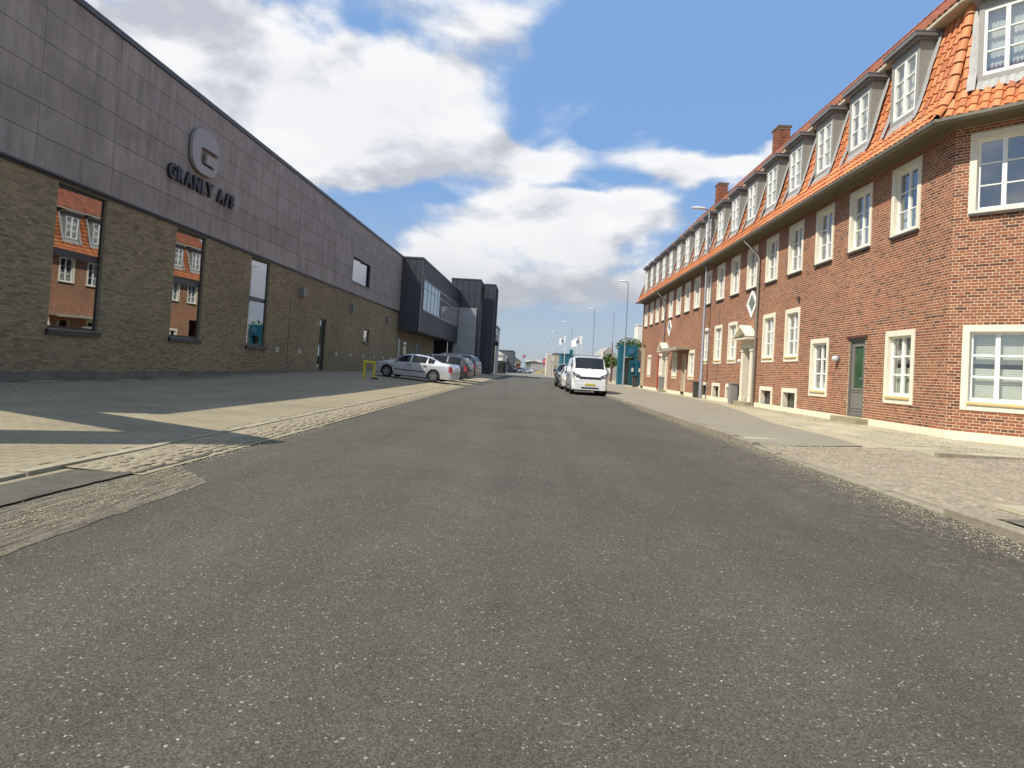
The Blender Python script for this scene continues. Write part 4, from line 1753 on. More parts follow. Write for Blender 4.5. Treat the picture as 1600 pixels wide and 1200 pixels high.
# raised row of concrete edging between strip and pavers
for k in range(44):
    y = -4.0 + k * 1.0
    o = MB().box(-.055, .055, -.49, .49, -.1, .016).build('edging_stone', mat('edging_concrete', color=(.30, .27, .19), rough=.9, var=.2, vscale=6, rnd=.1, bump=.4), gs)
    o.location = (-4.14 + .0 * k, y + .5, zL(-4.14, y) + .012 + random.uniform(-.004, .004))
    o.rotation_euler = (random.uniform(-.006, .006), 0, random.uniform(-.006, .006))


def mill_fn(T, b):
    p = T.pos()
    st = T.noise(T.vec('MULTIPLY', p, (16.0, 1.1, 1.0)), 2.0, 5, .7)
    gr = T.noise(p, 40, 6, .8)
    c = T.ramp(T.math('ADD', T.math('MULTIPLY', st, .55), T.math('MULTIPLY', gr, .45)), [(.36, (.05, .045, .035)), (.48, (.15, .13, .095)), (.56, (.30, .27, .19)), (.70, (.46, .42, .31))])
    T.put(b.inputs['Base Color'], c)
    b.inputs['Roughness'].default_value = .95
    T.l.new(T.bump(T.math('ADD', T.math('MULTIPLY', st, 1.2), gr), .9, .03), b.inputs['Normal'])


def ragged(pts, amp, step=.12):
    out = []
    for (x0, y0), (x1, y1) in zip(pts, pts[1:] + pts[:1]):
        n = max(1, int(math.hypot(x1 - x0, y1 - y0) / step))
        for k in range(n):
            t = k / n
            out.append((x0 + (x1 - x0) * t + random.uniform(-amp, amp), y0 + (y1 - y0) * t + random.uniform(-amp, amp)))
    return out


o = sheet('milled_strip', ragged([(-2.70, -2), (-2.72, 5.3), (-3.0, 5.6), (-3.35, 5.95), (-3.62, 5.4), (-3.62, 3), (-3.66, -2)], .012), .0035, mat('milled_asphalt', mill_fn))
SHADOWM = mat('painted_shadow_strip', color=(.085, .078, .06), rough=.85, var=.3, vscale=5, bump=.6, bscale=90)  # dark colour painted in for a shadow lying along the forecourt edge
o = sheet('painted_shadow_strip', ragged([(-3.52, -2), (-3.50, 4.6), (-3.44, 5.6), (-3.40, 6.6), (-3.62, 7.5), (-3.85, 6.6), (-3.98, 5.4), (-4.08, 4.2), (-4.12, -2)], .012), .019, SHADOWM)

# right-hand pavement
def zR(X, Y):
    k = min(1, max(0, (Y - 10.2) / 1.6))
    k = max(k, min(1, max(0, (5.9 - Y) / .6)))
    kerb_h = .03 + .09 * k
    return kerb_h + (.185 - kerb_h) * min(1, max(0, (X - 4.1) / 4.6))


def gridsheet(name, xs, ys, z, m, clip=None):
    b = MB()
    vs = [(x, y, z(x, y)) for y in ys for x in xs]
    fs = []
    for j in range(len(ys) - 1):
        for i in range(len(xs) - 1):
            fs.append((j * len(xs) + i, j * len(xs) + i + 1, (j + 1) * len(xs) + i + 1, (j + 1) * len(xs) + i))
    b.add(vs, fs)
    o = b.build(name, m)
    o['kind'] = 'structure'
    return o


ysR = [-12, 0, 4, 5.3, 5.9, 6.5, 10.2, 10.6, 11, 11.4, 11.8, 14, 20, 30, 45, 60, 110]
gv = gridsheet('gravel_verge', [4.14, 5.2, 6.5, 8.7, 9.6, 30], ysR, lambda x, y: zR(x, y) - .012, mat('pale_gravel', color=(.40, .35, .235), rough=.95, var=.22, vscale=9, bump=.8, bscale=110))
PASPH = mat('grey_pavement_asphalt', color=(.25, .225, .17), rough=.9, var=.10, vscale=1.2, bump=.35, bscale=150)
b = MB()
bl = [(10.9, 4.15, 4.5), (11.25, 4.15, 6.1), (12.5, 4.15, 6.2), (16, 4.15, 6.35), (20, 4.15, 7.1), (26, 4.15, 8.1), (33, 4.15, 8.4), (60, 4.15, 8.6), (100, 4.15, 8.6)]
vs, fs = [], []
for y, a, c in bl:
    for t in (0, .33, .66, 1):
        x = a + (c - a) * t
        vs.append((x, y, zR(x, y) + .002))
for j in range(len(bl) - 1):
    for i in range(3):
        fs.append((j * 4 + i, j * 4 + i + 1, j * 4 + 5 + i, j * 4 + 4 + i))
b.add(vs, fs)
o = b.build('pavement', PASPH)
o['kind'] = 'structure'
# slabs between pavement and house
SLAB = mat('worn_paving_slab', color=(.40, .365, .255), rough=.9, var=.14, vscale=2.5, rnd=.10, bump=.3, bscale=70)
sm = MB()
sm.add([(-.392, -.31, -.04), (.392, -.31, -.04), (.392, .31, -.04), (-.392, .31, -.04), (-.386, -.304, 0), (.386, -.304, 0), (.386, .304, 0), (-.386, .304, 0)],
       ((4, 5, 6, 7), (0, 1, 5, 4), (1, 2, 6, 5), (2, 3, 7, 6), (3, 0, 4, 7)))
slab_me = sm.mesh('paving_slab', SLAB)
for j in range(26):
    y = 10.6 + j * .63
    xl = 6.75 - .0 * j + max(0, (y - 16)) * .19
    xr = 9.2 - max(0, (y - 16.5)) * .14
    x = xl
    while x + .4 < min(xr, 12 if y < 12.6 else 9.2) + (3.5 if y < 12.3 else 0):
        o = bpy.data.objects.new('paving_slab', slab_me)
        COL.objects.link(o)
        o.parent = gv
        o.location = (x + .4, y, zR(x + .4, y) + .006 + random.uniform(-.004, .004))
        o.rotation_euler = (random.uniform(-.008, .008), random.uniform(-.008, .008) - .014, random.uniform(-.012, .012))
        x += .8
# cobbled crossing
cells = []
y = 5.75
while y < 10.25:
    x = 4.2 + random.uniform(0, .06)
    xr = 9.6
    lim = 10.1 - max(0, x - 4) * 0
    while x < xr:
        wdt = random.uniform(.065, .105)
        if y < 10.2 + (.9 if x < 6.2 else 0):
            cells.append((x + wdt / 2, y + random.uniform(-.012, .012) + .05 * math.sin(x * 1.7), wdt * .95, .077, random.uniform(-.08, .08), zR(x, y) + .004))
        x += wdt
    y += .082
y = 10.25
while y < 11.2:
    x = 4.2
    while x < 6.5:
        wdt = random.uniform(.065, .105)
        if y < 10.75 + (x - 4.2) * .2:
            cells.append((x + wdt / 2, y, wdt * .95, .077, random.uniform(-.08, .08), zR(x, y) + .004))
        x += wdt
    y += .082
cb = gridsheet('cobbled_crossing', [4.15, 5.2, 6.5, 9.6], [5.5, 5.9, 6.5, 10.2, 10.9], lambda x, y: zR(x, y) + .001, SAND)
COBB = mat('worn_cobble', color=(.31, .258, .195), rough=.85, var=.26, vscale=4, rnd=.22, bump=.5, bscale=120)
stones('cobbles', cells, COBB, cb, 300, 'cobble', 5)
sheet('asphalt_patch', [(4.15, 4.9), (4.15, 5.45), (4.55, 5.62), (5.4, 5.7), (7, 5.75), (7, 4.9)], lambda x, y: zR(x, y) + .004, mat('old_patch_asphalt', color=(.13, .12, .09), rough=.9, var=.2, vscale=6, bump=.5, bscale=90))
for k in range(4):
    o = bpy.data.objects.new('paving_slab', slab_me)
    COL.objects.link(o)
    o.parent = gv
    o.location = (5.1 + k * .8, 5.95, zR(5.2, 5.9) + .03)
# front kerb of the slabs
for k in range(4):
    o = MB().box(-.45, .45, -.06, .06, -.12, .035).build('edging_stone', mat('edging_concrete'), gv)
    o.location = (7.2 + k * .9, 10.25, zR(7.2, 10.3) + .02)
    o.rotation_euler = (0, 0, -.05)
# kerb stones
KERB = mat('granite_kerb', color=(.25, .22, .165), rough=.85, var=.22, vscale=7, rnd=.12, bump=.5, bscale=80)
km = MB()
km.add([(-.06, -.495, -.15), (.065, -.495, -.15), (.065, .495, -.15), (-.06, .495, -.15), (-.045, -.49, 0), (.06, -.49, 0), (.06, .49, 0), (-.045, .49, 0), (-.06, -.495, -.02), (-.06, .495, -.02)],
       ((4, 5, 6, 7), (0, 1, 5, 4, 8), (1, 2, 6, 5), (2, 3, 9, 7, 6), (3, 0, 8, 9), (8, 4, 7, 9)))
kme = km.mesh('kerb_stone', KERB)
kb = MB().box(4.045, 4.13, -10, 100, -.2, .012).build('kerb', SAND)
kb['kind'] = 'structure'
for k in range(95):
    y = -1.0 + k
    o = bpy.data.objects.new('kerb_stone', kme)
    COL.objects.link(o)
    o.parent = kb
    o.location = (4.085 + random.uniform(-.006, .006), y + .5, zR(4.1, y + .5) + .004 + random.uniform(-.004, .004))
    o.rotation_euler = (0, random.uniform(-.02, .02), random.uniform(-.006, .006))


# loose grit and gravel
def gravel(name, N, place, smin, smax, m, parent=None):
    oct_ = np.array([(1, 0, 0), (-1, 0, 0), (0, 1, 0), (0, -1, 0), (0, 0, 1), (0, 0, -1)], float)
    tri = [(0, 2, 4), (2, 1, 4), (1, 3, 4), (3, 0, 4), (2, 0, 5), (1, 2, 5), (3, 1, 5), (0, 3, 5)]
    VV, FF = [], []
    for i in range(N):
        x, y, z = place()
        s_ = random.uniform(smin, smax)
        W = oct_ * np.array([s_ * random.uniform(.7, 1.3), s_ * random.uniform(.7, 1.3), s_ * random.uniform(.4, .8)]) + rng.normal(0, s_ * .15, (6, 3))
        t = random.uniform(0, 6.28)
        c, q = math.cos(t), math.sin(t)
        W = np.column_stack([W[:, 0] * c - W[:, 1] * q + x, W[:, 0] * q + W[:, 1] * c + y, W[:, 2] + z + s_ * .25])
        VV.append(W)
        FF += [tuple(a + 6 * i for a in f_) for f_ in tri]
    me = bpy.data.meshes.new(name)
    me.from_pydata(np.vstack(VV).tolist(), [], FF)
    me.materials.append(m)
    o = bpy.data.objects.new(name, me)
    COL.objects.link(o)
    o['kind'] = 'stuff'
    return o


def gp1():
    y = 4.5 + 18 * random.random() ** 1.4
    return (4.03 - abs(random.gauss(0, .16 + .10 * (y < 9))), y, .002)


def gp2():
    y = random.uniform(10.5, 26)
    return (random.uniform(8.3 if y > 14 else 7.2, 9.3), y, zR(8.8, y) + .004)


def gp3():
    y = 3.2 + 7 * random.random()
    return (-2.95 - .35 * random.random() + random.gauss(0, .12) if y < 5.6 else -3.38 + random.gauss(0, .10), y, .008)


def gp4():
    return (random.uniform(4.2, 8), random.uniform(9.2, 11.3), zR(6, 10.3) + .01)


GRIT = mat('pale_grit', color=(.36, .32, .22), rough=.9, rnd=.35)
o = gravel('gravel', 6500, gp1, .0025, .008, GRIT)
tag(o, 'pale loose grit gathered along the foot of the kerb', 'gravel')
o = gravel('gravel', 3600, gp2, .006, .014, GRIT)
tag(o, 'pale gravel strip between the paving slabs and the brick wall', 'gravel')
o = gravel('gravel', 2600, gp3, .0025, .008, GRIT)
tag(o, 'loose crumbs on the milled strip beside the forecourt', 'gravel')
o = gravel('gravel', 2200, gp4, .004, .010, GRIT)
tag(o, 'yellowish gravel on the cobbles beside the slab edging', 'gravel')


def gp5():
    return (random.uniform(-3.2, 4.0), 1.2 + 9 * random.random(), .0)


o = gravel('gravel', 900, gp5, .0018, .004, mat('road_chippings', color=(.55, .53, .47), rough=.8, rnd=.3))
tag(o, 'scattered pale chippings lying on the dark road', 'gravel')
# ------------------------------------------------------------------ vehicles
TYRE = mat('tyre_rubber', color=(.018, .018, .018), rough=.85)
RIM = mat('alloy_rim', color=(.55, .56, .57), rough=.28, metal=.8)
BLACKP = mat('black_plastic', color=(.02, .02, .021), rough=.55)
LAMPR = mat('tail_lamp_red', color=(.42, .015, .015), rough=.15, coat=1.0)
LAMPC = mat('head_lamp_clear', color=(.42, .44, .46), rough=.1, metal=.5, coat=1.0)
PLATE = mat('number_plate_yellow', color=(.60, .50, .08), rough=.5)
PLATEW = mat('number_plate_white', color=(.7, .7, .7), rough=.5)


def interp(pts, x):
    if x <= pts[0][0]:
        return pts[0][1]
    for (a, va), (b, vb) in zip(pts, pts[1:]):
        if x <= b:
            t = (x - a) / (b - a)
            return va + (vb - va) * t
    return pts[-1][1]


def make_car(name, label, loc, rot, sp, paint, category='car', pitch=0, group=None, detail=True):
    root = thing(name, label, category, loc, rot, group, local=True)
    root.rotation_euler = (0, R_(-pitch), R_(rot))
    L = sp['L']
    wr_, xa, xb = sp['wheel'], sp['ra'], sp['fa']
    Ra = wr_ + .065
    xs = set(np.round(np.linspace(-L / 2, L / 2, 46), 3).tolist())
    for c in (xa, xb):
        for k in range(-8, 9):
            xs.add(round(c + Ra * math.sin(k / 8 * math.pi / 2), 3))
    for a in sp['side_glass']:
        xs |= set(a)
    xs |= set(sp['windscreen']) | set(sp['rear_glass'])
    xs |= {p[0] for p in sp['roof']}
    xs = sorted(x for x in xs if -L / 2 <= x <= L / 2)
    xs = [x for i, x in enumerate(xs) if i == 0 or x - xs[i - 1] > .004]
    NP = 9
    rings = []
    for x in xs:
        w = interp(sp['width'], x)
        belt = interp(sp['belt'], x)
        roof = max(interp(sp['roof'], x), belt + .012)
        zb = sp['sill']
        for c in (xa, xb):
            d = abs(x - c)
            if d < Ra:
                zb = max(zb, wr_ + math.sqrt(Ra * Ra - d * d) - .0)
        if x > L / 2 - .5:
            zb = max(zb, sp['sill'] + (x - L / 2 + .5) * .10)
        gh = min(1, max(0, (roof - belt) / .35))
        wtop = w * .93 * (1 - gh) + sp['wroof'] * gh
        zmid = max(zb + .02, zb + (belt - zb) * .55)
        P = [(w * .95, zb), (w * .99, max(zb + .01, min(zmid - .01, sp['sill'] + .16))), (w, zmid), (w * .985, belt - .09 if belt - .09 > zmid else (belt + zmid) / 2), (w * .955, belt),
             (wtop + (w * .93 - wtop) * .18, belt + (roof - belt) * .84), (wtop * .93, belt + (roof - belt) * .955), (wtop * .62, roof - .008 * gh - .004), (0, roof)]
        rings.append(P)
    n = len(xs)
    V = []
    for i, x in enumerate(xs):
        P = rings[i]
        V += [(x, y, z) for y, z in P] + [(x, -y, z) for y, z in P[:-1][::-1]]
    M_ = 2 * NP - 1
    groups = {'body': [], 'side_window': [], 'windscreen': [], 'rear_window': [], 'tail': [], 'head': []}

    def within(a, b, rg):
        return a >= rg[0] - .002 and b <= rg[1] + .002

    for i in range(n - 1):
        a, b_ = xs[i], xs[i + 1]
        for k in range(M_ - 1):
            q = (i * M_ + k, (i + 1) * M_ + k, (i + 1) * M_ + k + 1, i * M_ + k + 1)
            kk = k if k < NP - 1 else M_ - 2 - k      # mirrored index
            grp = 'body'
            if kk in (4,) and any(within(a, b_, g_) for g_ in sp['side_glass']):
                grp = 'side_window'
            elif kk in (6, 7) and within(a, b_, sp['windscreen']):
                grp = 'windscreen'
            elif kk in (6, 7) and within(a, b_, sp['rear_glass']):
                grp = 'rear_window'
            elif kk in (2, 3) and b_ <= -L / 2 + sp.get('tail_len', .22):
                grp = 'tail'
            elif kk in (3,) and a >= L / 2 - sp.get('head_len', .5):
                grp = 'head'
            groups[grp].append(q)
    endf = tuple(range(M_ - 1, -1, -1))
    endb = tuple((n - 1) * M_ + k for k in range(M_))
    groups['body'] += [endf, endb]

    def sub(fs, nm, m, parent, push=0):
        used = sorted({i for f_ in fs for i in f_})
        mp = {u: k for k, u in enumerate(used)}
        mb = MB()
        vs = []
        for u in used:
            v = Vector(V[u])
            if push:
                d = Vector((0, v.y, v.z - .6)).normalized()
                v = v + d * push
            vs.append(v)
        mb.add(vs, [tuple(mp[i] for i in f_) for f_ in fs])
        return mb.build(nm, m, parent, smooth=True)

    body = sub(groups['body'], 'body', paint, root)
    for side in (0, 1):
        fs = [f_ for f_ in groups['side_window'] if (f_[0] % M_ < NP) == (side == 0)]
        if fs:
            sub(fs, 'side_window', CARGLASS, root)
        for nm, m in (('tail', LAMPR), ('head', LAMPC)):
            fs = [f_ for f_ in groups[nm] if (f_[0] % M_ < NP) == (side == 0)]
            if fs:
                sub(fs, nm + 'light', m, root)
    for nm in ('windscreen', 'rear_window'):
        if groups[nm]:
            sub(groups[nm], nm, CARGLASS, root)
    # dark floor and inner arches
    MB().box(-L / 2 + .25, L / 2 - .25, -.72, .72, sp['sill'] - .02, sp['sill'] + .30).build('underbody', BLACKP, root)
    wt = .205
    for c in (xa, xb):
        for sg in (-1, 1):
            yo = sg * (interp(sp['width'], c) - .015)
            yi = yo - sg * wt
            wroot = MB().lathe([(wr_ * .62, 0), (wr_ * .93, -.002), (wr_, .03), (wr_, wt - .03), (wr_ * .93, wt), (wr_ * .5, wt)], (c, min(yo, yi), wr_), 24, 'Y').build('tyre', TYRE, root, smooth=True)
            face = yo + sg * .004
            rb = MB()
            rb.lathe([(wr_ * .64, 0), (wr_ * .64, .015), (wr_ * .56, .015), (wr_ * .56, 0)], (c, face - .008, wr_), 20, 'Y')
            for k in range(5):
                t = 2 * math.pi * k / 5 + .3
                dx, dz = math.cos(t), math.sin(t)
                px, pz = -dz, dx
                h = wr_ * .60
                pts = [(c + dx * .02 + px * .055, face, wr_ + dz * .02 + pz * .055), (c + dx * h + px * .03, face, wr_ + dz * h + pz * .03), (c + dx * h - px * .03, face, wr_ + dz * h - pz * .03), (c + dx * .02 - px * .055, face, wr_ + dz * .02 - pz * .055)]
                rb.add(pts + [(x_, y_ - sg * .02, z_) for x_, y_, z_ in pts], ((0, 1, 2, 3), (0, 4, 5, 1), (2, 6, 7, 3)))
            rb.build('rim', RIM, wroot, smooth=False)
            MB().lathe([(wr_ * .60, 0), (wr_ * .60, .01)], (c, face - .03 if sg > 0 else face + .02, wr_), 20, 'Y').build('brake_disc', mat('dark_steel', color=(.05, .05, .05), rough=.5, metal=.6), wroot)
    W = lambda x: interp(sp['width'], x)
    # mirrors
    xm = sp['mirror'][0]
    for sg in (-1, 1):
        y0 = sg * (W(xm) * .93)
        y1 = sg * (W(xm) + .17)
        a, c = sorted((y0, y1))
        zc_ = sp['mirror'][1]
        MB().prism([(xm - .07, zc_ - sp['mirror'][2]), (xm + .08, zc_ - sp['mirror'][2] + .02), (xm + .06, zc_ + sp['mirror'][2]), (xm - .07, zc_ + sp['mirror'][2])], a + (0 if sg < 0 else .02), c - (.02 if sg < 0 else 0),
                   lambda u, v, t: (u, t, v)).build('mirror', sp.get('mirror_mat', paint), root)
    # trim: rubbing strips, door shut lines, handles
    for sg in (-1, 1):
        tr = MB()
        for i in range(12):
            x0_, x1_ = xa + Ra + .08 + (xb - xa - 2 * Ra - .16) * i / 12, xa + Ra + .08 + (xb - xa - 2 * Ra - .16) * (i + 1) / 12
            y0, y1 = sg * W(x0_) * 1.0, sg * W(x1_) * 1.0
            zz = sp['rub']
            tr.add([(x0_, y0 - sg * .01, zz), (x1_, y1 - sg * .01, zz), (x1_, y1 + sg * .008, zz), (x0_, y0 + sg * .008, zz), (x0_, y0 - sg * .01, zz + .05), (x1_, y1 - sg * .01, zz + .05), (x1_, y1 + sg * .008, zz + .05), (x0_, y0 + sg * .008, zz + .05)],
                   ((0, 1, 2, 3), (4, 7, 6, 5), (3, 2, 6, 7)))
        tr.build('rubbing_strip', BLACKP, root)
        for xd in sp['doors']:
            bt = interp(sp['belt'], xd)
            MB().box(xd - .005, xd + .005, *sorted((sg * W(xd) * .97, sg * (W(xd) + .0022))), sp['sill'] + .10, bt - .1).build('shut_line', BLACKP, root)
            MB().box(xd + .06, xd + .22, *sorted((sg * W(xd) * .98, sg * (W(xd) + .03))), bt - .17, bt - .13).build('door_handle', sp.get('handle', BLACKP), root)
    MB().box(-L / 2 - .02, -L / 2 + .03, -.26, .26, sp['plate_r'], sp['plate_r'] + .11).build('number_plate', PLATE if sp.get('van') else PLATEW, root)
    return root


SEDAN = dict(L=4.73, sill=.20, wheel=.315, ra=-1.33, fa=1.42, wroof=.60,
             roof=[(-2.365, .62), (-2.33, .90), (-2.22, 1.045), (-1.72, 1.09), (-1.30, 1.235), (-.95, 1.345), (-.55, 1.405), (-.1, 1.43), (.25, 1.415), (.50, 1.36), (1.20, 1.01), (1.40, .96), (1.9, .86), (2.2, .76), (2.33, .62), (2.365, .45)],
             belt=[(-2.365, .58), (-2.33, .84), (-2.2, .95), (-1.6, .985), (-1.0, .98), (0, .945), (1.2, .90), (1.9, .80), (2.25, .66), (2.365, .42)],
             width=[(-2.365, .68), (-2.30, .79), (-2.1, .85), (-1.6, .895), (-1, .905), (1, .905), (1.6, .89), (2.0, .84), (2.25, .74), (2.365, .58)],
             side_glass=[(-1.32, -.92), (-.86, .02), (.08, .92)], windscreen=(.42, 1.20), rear_glass=(-1.72, -.86), mirror=(.88, 1.0, .07), rub=.47, doors=(.02, -.92), plate_r=.78, head_len=.40, tail_len=.26)
ESTATE = dict(SEDAN, roof=[(-2.365, .62), (-2.34, .95), (-2.25, 1.15), (-1.95, 1.46), (-1.6, 1.53), (-.1, 1.55), (.25, 1.53), (.50, 1.46), (1.20, 1.04), (1.40, .99), (1.9, .88), (2.2, .78), (2.33, .62), (2.365, .45)],
              side_glass=[(-1.9, -1.05), (-.95, .02), (.08, .92)], rear_glass=(-2.25, -1.9), tail_len=.30)
SUV = dict(SEDAN, L=4.6, sill=.27, wheel=.36, ra=-1.32, fa=1.36, wroof=.66,
           roof=[(-2.3, .7), (-2.28, 1.05), (-2.2, 1.3), (-2.0, 1.62), (-1.7, 1.72), (0, 1.74), (.3, 1.71), (.5, 1.64), (1.15, 1.2), (1.4, 1.13), (1.9, 1.03), (2.2, .9), (2.28, .7), (2.3, .5)],
           belt=[(-2.3, .68), (-2.28, .98), (-2.1, 1.12), (-1, 1.10), (0, 1.08), (1.15, 1.05), (1.9, .95), (2.2, .80), (2.3, .48)],
           width=[(-2.3, .76), (-2.2, .86), (-1.6, .91), (1.5, .91), (2.0, .86), (2.2, .78), (2.3, .62)],
           side_glass=[(-1.9, -1.05), (-.95, .02), (.08, .9)], windscreen=(.42, 1.15), rear_glass=(-2.2, -1.95), mirror=(.85, 1.18, .09), rub=.6, plate_r=.85)
VAN = dict(SEDAN, van=True, L=5.0, sill=.24, wheel=.335, ra=-1.50, fa=1.60, wroof=.80,
           roof=[(-2.5, 1.2), (-2.47, 1.88), (-2.35, 1.98), (-1, 2.0), (1.0, 2.0), (1.18, 1.96), (1.28, 1.89), (1.88, 1.37), (2.02, 1.28), (2.30, 1.17), (2.45, 1.03), (2.5, .78)],
           belt=[(-2.5, 1.1), (-2.3, 1.16), (-1, 1.16), (.8, 1.14), (1.5, 1.14), (2.0, 1.12), (2.3, 1.04), (2.45, .93), (2.5, .66)],
           width=[(-2.5, .92), (-2.4, .955), (-1.5, .975), (1.4, .975), (1.9, .965), (2.2, .94), (2.4, .89), (2.5, .80)],
           side_glass=[(.25, 1.35)], windscreen=(1.18, 1.88), rear_glass=(-9, -9), mirror=(1.25, 1.30, .15), rub=.45, doors=(.22, -.9), plate_r=.9, head_len=.30, tail_len=.06)


def paint(name, c, metal=.0, rough=.28):
    return mat(name, color=c, rough=rough, metal=metal, coat=1.0, var=.02, vscale=2)


make_car('parked_car', 'silver saloon parked nose to the grey hall, with five-spoke rims and a black rubbing strip', (-6.30, 34.55, .205), 169, SEDAN, paint('silver_paint', (.66, .69, .72), .45, .32), pitch=2.6, group='cars parked in front of the grey hall')
make_car('parked_car', 'charcoal estate car parked between the silver saloon and the dark blue off-roader', (-5.95, 39.6, .24), 168, ESTATE, paint('charcoal_paint', (.04, .04, .043), .3, .45), pitch=1.5, group='cars parked in front of the grey hall')
make_car('parked_car', 'dark blue off-roader parked in the shade under the zinc clad block', (-5.75, 43.9, .24), 168, SUV, paint('dark_blue_paint', (.016, .02, .035), .2, .45), pitch=1.5, group='cars parked in front of the grey hall')

van = make_car('white_van', 'white delivery van at the kerb facing the viewer, with dark windscreen and yellow plate', (3.20, 33.9, 0), -90, VAN, paint('white_van_paint', (.78, .80, .82), 0, .3), 'van')
# front of the van: grille, headlamps, bumper openings, wipers, plate, roof bars
b = MB()
b.prism([(-.55, .83), (.55, .83), (.50, .95), (-.50, .95)], 2.42, 2.515, lambda u, v, t: (t - .02 * abs(u), u, v))
b.build('grille', mat('dark_grille', color=(.05, .05, .055), rough=.4), van)
for sg in (-1, 1):
    b = MB()
    b.add([(2.515, sg * .50, .90), (2.50, sg * .72, .93), (2.44, sg * .88, 1.02), (2.28, sg * .95, 1.22), (2.36, sg * .86, 1.16), (2.44, sg * .66, 1.07), (2.49, sg * .50, 1.0)], ((0, 1, 2, 3, 4, 5, 6),))
    hl = b.build('headlight', mat('dark_headlamp', color=(.06, .065, .07), rough=.1, coat=1.0), van)
    MB().lathe([(.075, 0), (.075, .03), (.05, .045)], (2.47, sg * .72, 1.0), 14, 'X').build('reflector', LAMPC, hl, smooth=True)
    b = MB()
    b.prism([(sg * .58, .62), (sg * .76, .66), (sg * .78, .52), (sg * .70, .44)], 2.43, 2.475, lambda u, v, t: (t - .02, u, v))
    b.build('fog_lamp_recess', BLACKP, van)
    b = MB()
    b.tube([(1.95, sg * .1, 1.33), (1.78, sg * .5, 1.50)], .012, 6)
    b.build('wiper', BLACKP, van)
    b = MB()
    b.tube([(-1.9, sg * .62, 2.07), (.5, sg * .62, 2.07)], .022, 8)
    b.build('roof_bar', RIM, van)
b = MB()
b.box(2.44, 2.52, -.76, .76, .28, .60)
b.build('bumper', paint('white_van_paint', None), van)
b = MB()
b.box(2.45, 2.526, -.45, .45, .34, .42)
b.build('lower_grille', BLACKP, van)
MB().box(2.515, 2.535, -.26, .26, .50, .61).build('number_plate', PLATE, van)
MB().box(.35, 1.05, -.983, -.976, .62, .86).build('door_lettering_panel', mat('blue_grey_decal', color=(.22, .25, .38), rough=.4), van)
for k in range(3):
    MB().box(-1.5 + k * .9, -1.44 + k * .9, -.72, .72, 2.09, 2.13).build('roof_bar', RIM, van)

make_car('parked_car', 'pale cream hatchback parked directly behind the white van', (3.05, 41.0, 0), -91, dict(SEDAN, roof=ESTATE['roof'], side_glass=ESTATE['side_glass'], rear_glass=ESTATE['rear_glass']), paint('cream_paint', (.55, .54, .50), .1), group='vehicles parked at the kerb behind the van')
make_car('parked_car', 'black tall car last in the line parked behind the white van', (3.0, 47.0, 0), -91, SUV, paint('black_paint', (.012, .013, .015), .2), group='vehicles parked at the kerb behind the van')

# ------------------------------------------------------------------ street furniture
o = thing('yellow_barrier', 'yellow painted hoop barrier standing on the forecourt by the silver saloon', 'barrier', (-7.8, 30.3, .16))
YP = mat('yellow_paint', color=(.62, .50, .02), rough=.45, var=.1, vscale=6)
zg = zL(-7.8, 30.2)
MB().box(-8.08, -7.99, 30.0, 30.09, zg - .05, zg + .80).build('post', YP, o)
MB().box(-7.65, -7.56, 30.2, 30.29, zg - .05, zg + .78).build('post', YP, o)
MB().add([(-8.10, 29.99, zg + .80), (-7.54, 30.19, zg + .78), (-7.54, 30.30, zg + .78), (-8.10, 30.10, zg + .80), (-8.10, 29.99, zg + .90), (-7.54, 30.19, zg + .88), (-7.54, 30.30, zg + .88), (-8.10, 30.10, zg + .90)],
         ((0, 3, 2, 1), (4, 5, 6, 7), (0, 1, 5, 4), (1, 2, 6, 5), (2, 3, 7, 6), (3, 0, 4, 7))).build('crossbar', YP, o)
MB().box(-7.72, -7.40, 30.15, 30.38, zg - .02, zg + .06).build('base_block', DARK, o)

STEEL = mat('galvanised_post', color=(.36, .37, .40), rough=.45, metal=.55, var=.08, vscale=2)
HEADM = mat('lamp_head_white', color=(.72, .73, .74), rough=.35)


def street_lamp(label, x, y, h=10.0, n=12, far=False):
    o = thing('street_lamp', label, 'street lamp', (x, y, .15), group='street lamps along the pavement')
    b = MB()
    b.tube([(x, y, .05), (x, y, 1.35), (x, y, 1.4), (x, y, h - .15)], [.05, .045, .04, .03] if far else [.105, .10, .078, .045], n)
    b.build('pole', mat('pale_far_post', color=(.55, .58, .62), rough=.5) if far else STEEL, o, smooth=True)
    b = MB()
    b.tube([(x, y, h - .2), (x - .02, y, h - .05), (x - .25, y, h + .02)], [.045, .04, .035], 8)
    b.build('bracket', STEEL, o, smooth=True)
    b = MB()
    prof = [(-.18, .05, .05), (-.30, .13, .08), (-.60, .16, .10), (-.85, .12, .07), (-.95, .04, .03)]
    vs, fs = [], []
    for dx, w_, hh in prof:
        for k in range(8):
            t = 2 * math.pi * k / 8
            vs.append((x + dx, y + w_ * math.cos(t), h + .03 + hh * .9 * max(-.45, math.sin(t)) + .03 * (-dx)))
    for i in range(4):
        for k in range(8):
            fs.append((i * 8 + k, i * 8 + (k + 1) % 8, (i + 1) * 8 + (k + 1) % 8, (i + 1) * 8 + k))
    fs += [tuple(range(8)), tuple(32 + k for k in range(8))]
    b.add(vs, fs)
    b.build('lamp_head', HEADM, o, smooth=True)
    return o


